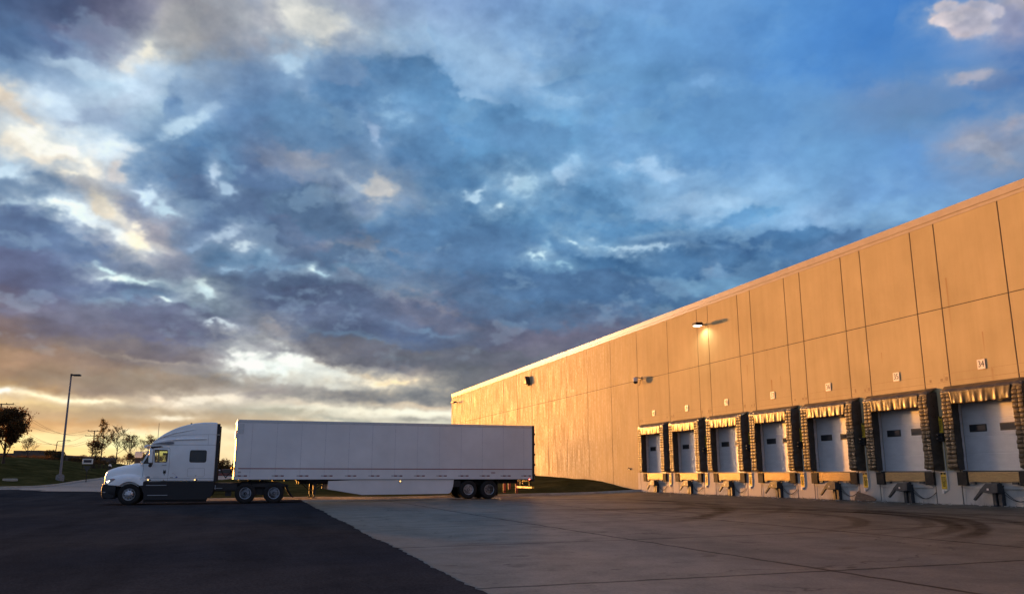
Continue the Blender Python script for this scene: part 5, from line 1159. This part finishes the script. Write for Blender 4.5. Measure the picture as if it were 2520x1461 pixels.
mb = MB(); mb.tube([(-.85, 1.2, .9), (-.6, 1.1, .2), (-.4, .9, -.1), (-.15, .8, .2), (-.05, .9, .35)], .025); mb.build('air_line', M['rubber'], TK)
for sgy in (0, 1):
    ya = .10 if sgy == 0 else 1.92
    mb = MB(); P = []
    for k in range(9): u = k/8; P.append([(2.62+.10*u+.26*u*u, ya+j*.5, -.46-.64*u) for j in (0, 1)])
    mb.grid(P); fl = mb.build('mud_flap', M['rubber'], TK, smooth=True); so = fl.modifiers.new('solid', 'SOLIDIFY'); so.thickness = .05
    mb = MB(); mb.box(2.45, 2.72, ya, ya+.5, -.50, -.44); mb.build('flap_hanger', M['steel'], TK)
FWZ = -.89
wheel(TK, -4.80, FWZ, .51, .06, 'front'); wheel(TK, -4.80, FWZ, .51, 2.46, 'front', far=True)
for x in (.62, 2.02):
    wheel(TK, x, -.865, .51, .05, 'drive', True); wheel(TK, x, -.865, .51, 2.47, 'drive', True, far=True)
# dark wheel wells
mb = MB(); mb.prism([(-5.42, -.42), (-5.30, -.28), (-4.8, -.22), (-4.3, -.34), (-4.28, -.9), (-5.42, -.9)], .42, 2.1); mb.build('wheel_well', M['black'], TK)
# ---------------------------------------------------------------- things beyond the yard
M['bark'] = mat('dark_bark', (.045, .03, .02), .9, var=.3, scale=8)
def leaf_mat(name, c1, c2):
    m = bpy.data.materials.new(name); m.use_nodes = True; nt = m.node_tree; b = nt.nodes['Principled BSDF']; L = nt.links
    tc = N(nt, 'ShaderNodeTexCoord'); n = N(nt, 'ShaderNodeTexNoise', i_Scale=3., i_Detail=4.); L.new(tc.outputs['Object'], n.inputs[0]); r = ramp(nt, n.outputs[0], [(.3, c1), (.7, c2)])
    L.new(r.outputs[0], b.inputs['Base Color']); b.inputs['Roughness'].default_value = .7
    t = N(nt, 'ShaderNodeBsdfTranslucent'); L.new(r.outputs[0], t.inputs[0]); mx = N(nt, 'ShaderNodeMixShader'); mx.inputs[0].default_value = .5
    out = nt.nodes['Material Output']; L.new(b.outputs[0], mx.inputs[1]); L.new(t.outputs[0], mx.inputs[2]); L.new(mx.outputs[0], out.inputs[0]); return m
M['leafb'] = leaf_mat('brown_autumn_leaves', (.07, .036, .010), (.16, .08, .02))
M['leafy'] = leaf_mat('thin_yellow_leaves', (.12, .07, .012), (.20, .13, .025))
M['leafd'] = leaf_mat('dark_hedge_leaves', (.02, .02, .008), (.05, .04, .015))
def ratio_pt(px, Y, py=None):
    """where the sight line through photo pixel (px, py) reaches depth Y"""
    th = R_(12.2); a = (px-1444)/2330; b = -((py if py else 1341)-837)/2330
    d = Vector((a, math.cos(th)-math.sin(th)*b, math.sin(th)+math.cos(th)*b)); return d*(Y/d.y)
def tree(name, px, Y, zbase, height, spread, seed, leaves=0, lsize=.12, twigs=1.0, label='', leafm=None, bare_low=.3, shape='round', trunk_r=None, group=None, levels=4):
    rn = random.Random(seed); base = ratio_pt(px, Y); base.z = zbase
    t = empty(name, base, 0, label, 'tree', group)
    mb = MB(); lp = []; tr = trunk_r or height*.02
    segs = []
    def branch(p, d, ln, r, lvl):
        pts = [p.copy()]; n = 4 if lvl < 2 else 3; q = p.copy(); dd = d.copy()
        for k in range(n):
            dd = (dd+Vector((rn.uniform(-1, 1), rn.uniform(-1, 1), rn.uniform(-.4, .9)))*.16).normalized(); q = q+dd*ln/n; pts.append(q.copy())
        rad = [r*(1-.55*k/n) for k in range(n+1)]
        mb.tube(pts, [max(x, .008) for x in rad], 5 if lvl < 2 else 3)
        if lvl >= 2: lp.extend(pts[1:])
        if lvl >= levels: return
        m = int((6 if lvl == 0 else 4)*twigs)
        for k in range(m):
            u = rn.uniform(bare_low if lvl == 0 else .25, 1); i = min(int(u*n), n-1); s = pts[i].lerp(pts[i+1], u*n-i)
            a = rn.uniform(0, 6.28); tilt = rn.uniform(.35, .95); side = Vector((math.cos(a), math.sin(a), 0))
            nd = (dd*math.cos(tilt)+side*math.sin(tilt)*spread+Vector((0, 0, .25))).normalized()
            branch(s, nd, ln*rn.uniform(.45, .7), r*.5*(1-.4*u), lvl+1)
        if lvl == 0: pass
    # leader
    top = Vector((0, 0, height)); n = 8; pts = [Vector((rn.uniform(-.05, .05)*k*.5, rn.uniform(-.05, .05)*k*.5, height*k/n*.93)) for k in range(n+1)]
    mb.tube([Vector((0, 0, -.3))]+pts, [tr*1.2]+[tr*(1-.85*k/n) for k in range(n+1)], 7)
    trunk = mb; nb = int(16*twigs)
    for k in range(nb):
        u = bare_low+(1-bare_low)*(k+.5)/nb; i = min(int(u*n), n-1); s = pts[i].lerp(pts[i+1], u*n-i); a = k*2.4+rn.uniform(-.4, .4)
        if shape == 'round': ln = height*.42*spread*math.sin(math.pi*min(1, (u-bare_low)/(1-bare_low)*.8+.25))+height*.06
        elif shape == 'vase': ln = height*.40*spread*(1.15-u)+height*.08
        else: ln = height*.36*spread*(1.1-u)
        up = .55 if shape != 'cone' else .35
        d = Vector((math.cos(a), math.sin(a), up+rn.uniform(0, .6))).normalized()
        branch(s, d, ln, tr*.45*(1.1-u), 1)
    mb.build('trunk', M['bark'], t)
    if leaves:
        lb = MB(); bm = lb.bm
        for k in range(leaves):
            p = rn.choice(lp); c = p+Vector((rn.gauss(0, 1), rn.gauss(0, 1), rn.gauss(0, 1)))*lsize*1.6
            a = Vector((rn.uniform(-1, 1), rn.uniform(-1, 1), rn.uniform(-1, 1))).normalized(); b = a.cross(Vector((rn.uniform(-1, 1), rn.uniform(-1, 1), rn.uniform(-1, 1)))).normalized(); s = lsize*rn.uniform(.5, 1.1)
            bm.faces.new([bm.verts.new(c+a*s), bm.verts.new(c+b*s*.6), bm.verts.new(c-a*s), bm.verts.new(c-b*s*.6)])
        lb.build('crown', leafm or M['leafb'], t)
    return t
G2 = 'trees along the skyline'
def zpix(px, py, Y): return ratio_pt(px, Y, py).z
tree('oak_tree', 4, 92, 1.6, 5.3, .78, 11, 15000, .13, 1.0, 'large brown-leaved tree at the left edge of the picture', M['leafb'], .06, 'round', .15, G2)
tree('birch_tree', 279, 112, zpix(279, 1303, 112), 5.9, .62, 5, 1500, .09, 1.0, 'tallest tree of the group left of the cab, thin leaves and a pointed top', M['leafy'], .22, 'cone', .09, G2)
tree('maple_tree', 263, 108, zpix(263, 1303, 108), 2.5, .9, 8, 1500, .10, .9, 'low dense brown tree in front of the first crossarm pole', M['leafb'], .2, 'round', .12, G2, levels=3)
tree('bare_tree', 323, 116, zpix(323, 1301, 116), 4.5, .85, 21, 500, .08, 1.15, 'bare twiggy tree midway between the leafy tree and the cab', M['leafy'], .22, 'vase', .08, G2)
tree('bare_tree', 357, 120, zpix(357, 1302, 120), 3.6, 1.0, 33, 300, .08, 1.1, 'bare spreading tree just left of the pole nearest the cab', M['leafy'], .15, 'vase', .08, G2)
tree('bare_tree', 412, 150, zpix(412, 1300, 150), 4.2, 1.0, 35, 900, .09, 1.1, 'small bare tree peeping behind the windscreen', M['leafy'], .15, 'vase', .08, G2)
tree('bare_tree', 70, 150, zpix(70, 1290, 150), 3.2, 1.3, 45, 700, .10, 1.1, 'faint orange twiggy tree behind the low building roof', M['leafy'], .1, 'vase', .07, G2, levels=3)
def shrub(px, Y, z, w, h, seed, label, n=2600, d=None, m='leafd', cat='shrub', name='shrub', group='dark shrubs and hedges'):
    rn = random.Random(seed); p = ratio_pt(px, Y); p.z = z; t = empty(name, p, 0, label, cat, group); d = d or w
    mb = MB(); 
    blobs = [(rn.uniform(-.5, .5)*w, rn.uniform(-.5, .5)*d, rn.uniform(.25, .75)*h, rn.uniform(.2, .38)*h) for _ in range(max(6, int(w/h*6)))]
    for k in range(n):
        b = rn.choice(blobs); v = Vector((rn.gauss(0, 1), rn.gauss(0, 1), rn.gauss(0, 1))).normalized()*b[3]*rn.uniform(.5, 1.15); c = Vector((b[0], b[1], b[2]))+v
        if c.z < 0: c.z = rn.uniform(0, .2*h)
        a = Vector((rn.uniform(-1, 1), rn.uniform(-1, 1), rn.uniform(-1, 1))).normalized(); e = a.cross(Vector((.3, .7, .2))).normalized(); s = h*.045*rn.uniform(.6, 1.3)+.02
        mb.bm.faces.new([mb.bm.verts.new(c+a*s), mb.bm.verts.new(c+e*s), mb.bm.verts.new(c-a*s)])
    mb.build('leaves', M[m], t)
    mb = MB()
    for b in blobs: mb.tube([(b[0]*.6, b[1]*.6, -.3), (b[0], b[1], b[2])], [.04, .01], 4)
    mb.build('stems', M['bark'], t); return t
shrub(166, 128, zpix(166, 1303, 128), 3.0, 1.9, 1, 'round dark shrub just left of the tall lamp post', 3000)
shrub(206, 125, zpix(206, 1308, 125), 8, 1.2, 2, 'long low dark hedge right of the tall lamp post', 5000, 3)
shrub(60, 122, zpix(60, 1297, 122), 9, .8, 3, 'dark brush in front of the low building at the far left', 4200, 3, 'leafb')
shrub(282, 96, zpix(282, 1312, 96), 2.6, .7, 4, 'low dark bush beside the small framed sign', 1500)
shrub(340, 230, zpix(340, 1304, 230), 26, 2.2, 6, 'brown hedge line on the skyline behind the bare trees', 7000, 4, 'leafb')
shrub(410, 190, zpix(410, 1305, 190), 8, 2.4, 9, 'brown thicket behind the cab windscreen', 3000, 4, 'leafb')
shrub(640, 150, zpix(640, 1342, 150), 8.0, 3.1, 7, 'brown thicket seen in the gap between cab and trailer', 7000, 4, 'leafb')
shrub(590, 260, zpix(590, 1345, 260), 60, 5, 12, 'distant brown tree belt seen through the cab gap', 9000, 8, 'leafb')
# utility poles with two crossarms, and the wires between them
def pole(px, py_top, Y, H, arms, label, r=.13):
    top = ratio_pt(px, Y, py_top); t = empty('utility_pole', (top.x, top.y, top.z-H), R_(12), label, 'utility pole', 'utility poles along the road')
    mb = MB(); mb.cyl((0, 0, -1), (0, 0, H), r, r*.75, 8); mb.build('mast', M['bark'], t); A = []
    for dz, w in arms:
        mb = MB(); mb.box(-w, w, -.05, .05, H-dz-.06, H-dz+.06)
        for q in (-w+.08, -w*.4, w*.4, w-.08): mb.cyl((q, 0, H-dz+.05), (q, 0, H-dz+.22), .04, n=6)
        mb.build('crossarm', M['bark'], t)
        for q in (-w+.08, w*.4, w-.08): A.append(Vector((top.x+q*math.cos(R_(12)), top.y+q*math.sin(R_(12)), top.z-dz+.2)))
    return t, A
p1, A1 = pole(4, 1137, 118, 9.0, [(.1, 1.6), (2.2, 1.3)], 'pole with a crossarm rising out of the big tree at the left edge')
p2, A2 = pole(267, 1213, 165, 8.0, [(.1, 1.25), (1.05, 1.6)], 'pole with two crossarms in front of the tallest tree')
p3, A3 = pole(373, 1229, 205, 7.5, [(.05, 1.15), (1.45, 1.35)], 'pole with two crossarms closest to the cab windscreen')
p4, A4 = pole(433, 1240, 230, 7.0, [(.05, 1.0), (1.4, 1.1)], 'small pole half hidden behind the cab roof fairing')
k = 0
for (A, B, sag, n) in ((A1, A2, 2.2, 6), (A2, A3, 1.2, 3), (A3, A4, .8, 2)):
    for i in range(n):
        a, b = A[i], B[i]; mb = MB(); mb.tube([a.lerp(b, u)-Vector((0, 0, sag*4*u*(1-u)*(1+.08*i))) for u in [j/16 for j in range(17)]], .016, 4)
        nm = {0: 'from the left edge pole to the tallest tree', 1: 'from the tallest tree to the pole left of the cab', 2: 'between the two poles nearest the cab'}[k]
        mb.build('power_line', M['bark'], None, label=f'thin sagging power line {nm}', cat='power line', group=f'power lines {nm}')
    k += 1
t = empty('radio_mast', ratio_pt(436, 400, 1340), 0, 'very thin tall mast on the skyline above the cab nose', 'mast')
mb = MB(); mb.tube([(0, 0, 0), (0, 0, ratio_pt(438, 400, 1192).z-t.location.z)], [.22, .10], 4); mb.build('tower', mat('hazy_mast_steel', (.35, .28, .2), .8), t)
# tall car-park lamp on the hill
Yl = 80; b = ratio_pt(170, Yl, 1338); tp = ratio_pt(201, Yl, 1057)
t = empty('street_lamp', (b.x, b.y, b.z), R_(8), 'tall grey lamp post on a concrete footing on the grass hill', 'street lamp')
Hl = tp.z-b.z; dx = tp.x-b.x
mb = MB(); mb.prism([(.36*math.cos(a), .36*math.sin(a)) for a in [2*math.pi*k/16 for k in range(16)]], -.95, -.05, 'z'); mb.prism([(.30*math.cos(a), .30*math.sin(a)) for a in [2*math.pi*k/16 for k in range(16)]], -.05, .02, 'z'); mb.build('footing', mat('rough_footing_concrete', (.22, .21, .21), .9, var=.4, scale=7, bump=.8, bscale=8), t)
mb = MB(); mb.box(-.16, .16, -.16, .16, .02, .06); mb.tube([(0, 0, .05), (dx, 0, Hl)], [.11, .075], 10); mb.build('post', mat('grey_lamp_post', (.20, .19, .21), .5, metal=.2, var=.15), t)
mb = MB(); mb.box(dx-.05, dx+.10, -.09, .09, Hl-.08, Hl+.12); mb.prism([(dx+.08, Hl-.02), (dx+.2, Hl-.08), (dx+.85, Hl-.08), (dx+.88, Hl+.0), (dx+.82, Hl+.08), (dx+.22, Hl+.06)], -.22, .22); hd = mb.build('lamp_head', M['black'], t, bevel=.015)
mb = MB(); mb.box(dx+.26, dx+.78, -.15, .15, Hl-.095, Hl-.079); mb.build('lens', M['darkglass'], hd)
t = empty('street_lamp', ratio_pt(151, 150, 1302), 0, 'distant slim lamp with a long arm, left of the tall lamp post', 'street lamp'); h2 = ratio_pt(155, 150, 1244).z-t.location.z
mb = MB(); mb.tube([(0, 0, -1), (.25, 0, h2-.2), (.3, 0, h2)], [.09, .06, .05], 6); mb.tube([(.3, 0, h2), (1.2, 0, h2+.1), (2.1, 0, h2+.18)], .05, 6); mb.build('post', M['bark'], t); mb = MB(); mb.box(2.0, 2.55, -.12, .12, h2+.1, h2+.22); mb.build('lamp_head', M['bark'], t)
# low building beyond the hill
bz = 0.5; x0 = ratio_pt(-330, 185).x; x1_ = ratio_pt(225, 185).x; ztop = ratio_pt(100, 185, 1277).z  # unseen left end lengthened to block the sun from the lorry nose
t = empty('low_building', (0, 185, 0), 0, 'long low flat-roofed brown building on the left skyline', 'building')
brk = mat('brown_brick', (.12, .085, .065), .9, var=.2, scale=2)
mb = MB(); mb.prism([(x0, bz-2), (x1_, bz-2), (x1_, ratio_pt(225, 185, 1286).z), (x0+(x1_-x0)*.72, ztop), (x0, ztop+.05)], 0, 16); mb.build('wall', brk, t)
mb = MB()
for px0, px1, pt in ((31, 53, 1269), (69, 100, 1268.5), (129, 135, 1270)):
    a, c = ratio_pt(px0, 186, pt), ratio_pt(px1, 186, pt); mb.prism([(a.x, ztop-.6), (c.x, ztop-.6), (c.x+(.3 if px0 == 69 else 0), c.z), (a.x-(.3 if px0 == 69 else 0), a.z)], 2, 7)
mb.build('roof_unit', brk, t)
# framed sign on the hill, a sign seen from behind on its post, a hydrant
p = ratio_pt(247, 92, 1300); t = empty('framed_sign', p, R_(6), 'small white-framed sign with a dark face left of the cab nose', 'sign')
mb = MB(); mb.box(-.56, .56, 0, .06, -.28, .28); mb.build('frame', M['plate'], t, bevel=.01); mb = MB(); mb.box(-.40, .42, -.012, 0, -.13, .16); mb.build('face', mat('dark_sign_face', (.04, .035, .04), .6), t); mb = MB(); mb.box(-.5, -.44, .01, .05, -1.0, -.28); mb.box(.44, .5, .01, .05, -1.0, -.28); mb.build('leg', M['bark'], t)
p = ratio_pt(243, 82, 1350); t = empty('road_sign', p, 0, 'back of a triangular road sign on a dark leaning post', 'sign'); tt = ratio_pt(247, 82, 1313)
mb = MB(); mb.tube([(0, 0, -.4), (tt.x-p.x, 0, tt.z-p.z)], .04, 6); mb.build('post', M['bark'], t); mb = MB(); q = tt.x-p.x; h = tt.z-p.z; mb.prism([(q-.38, h+.0), (q+.38, h+.0), (q, h-.6)], -.06, -.05); mb.build('plate', mat('dull_sign_back', (.055, .055, .05), .6), t)
p = ratio_pt(309, 80, 1324); t = empty('hydrant', p, 0, 'small dark hydrant with a white curved cap above the lorry nose', 'hydrant')
mb = MB(); mb.cyl((0, 0, -.5), (0, 0, .38), .10, n=12); mb.cyl((-.16, 0, .12), (.16, 0, .12), .05, n=8); mb.build('barrel', M['steel'], t); mb = MB(); mb.lathe([(.13, .36), (.13, .42), (.09, .5), (0, .54)], (0, 0, 0), 'z', 14); mb.cyl((.05, 0, .4), (.16, 0, .30), .045, n=8); mb.build('cap', M['plate'], t)
t = empty('manhole_cover', ratio_pt(30, 76, 1342), 0, 'flat pale manhole ring in the grass at the far left', 'manhole'); t.location.z = HILL(t.location.x, t.location.y)+.06
mb = MB(); mb.lathe([(.6, -.3), (.6, .04), (.5, .06), (.0, .05)], (0, 0, 0), 'z', 20); mb.build('ring', M['curb'], t)
# red bollards behind the trailer
for i, (px, py, yy, lb) in enumerate(((1422.5, 1386, 54.5, 'red steel bollard behind the trailer, leftmost of three'), (1436.5, 1382, 57, 'red steel bollard behind the trailer, the middle and farthest of three'), (1457, 1388, 54, 'red steel bollard behind the trailer, rightmost of three'))):
    p = ratio_pt(px, yy, py); t = empty('bollard', p, 0, lb, 'bollard', 'red bollards behind the trailer')
    mb = MB(); mb.lathe([(.085, -.4), (.085, 1.25), (.07, 1.31), (.03, 1.34), (0, 1.345)], (0, 0, 0), 'z', 16); mb.build('post', M['red'], t, smooth=True)
    mb = MB(); mb.lathe([(.088, .02), (.088, .08)], (0, 0, 0), 'z', 16); mb.build('base_band', M['steel'], t)
# parked cars far behind the cab gap
def car(px, py, Y, col, label, rot):
    p = ratio_pt(px, Y, py); t = empty('parked_car', p, rot, label, 'car', 'cars parked beyond the field'); cm = mat('car_paint', col, .3, coat=.5, var=.05)
    mb = MB(); mb.prism([(-2.1, .3), (-2.15, .75), (-1.5, .85), (-.9, 1.35), (.6, 1.4), (1.3, .9), (2.1, .8), (2.15, .35)], -.85, .85); mb.build('body', cm, t, bevel=.08, seg=3)
    mb = MB(); mb.prism([(-1.35, .88), (-.85, 1.28), (.55, 1.33), (1.15, .9)], -.86, .86); mb.build('side_window', M['darkglass'], t)
    for x in (-1.35, 1.35):
        for y in (-.84, .62): w = MB(); w.cyl((x, y, .32), (x, y+.22, .32), .33, n=18); w.build('wheel', M['rubber'], t)
    return t
car(628, 1352, 118, (.62, .62, .64), 'pale car parked beyond the field behind the cab', R_(10))
car(643, 1352, 112, (.10, .02, .02), 'dark red car parked beside the pale car behind the cab', R_(14))
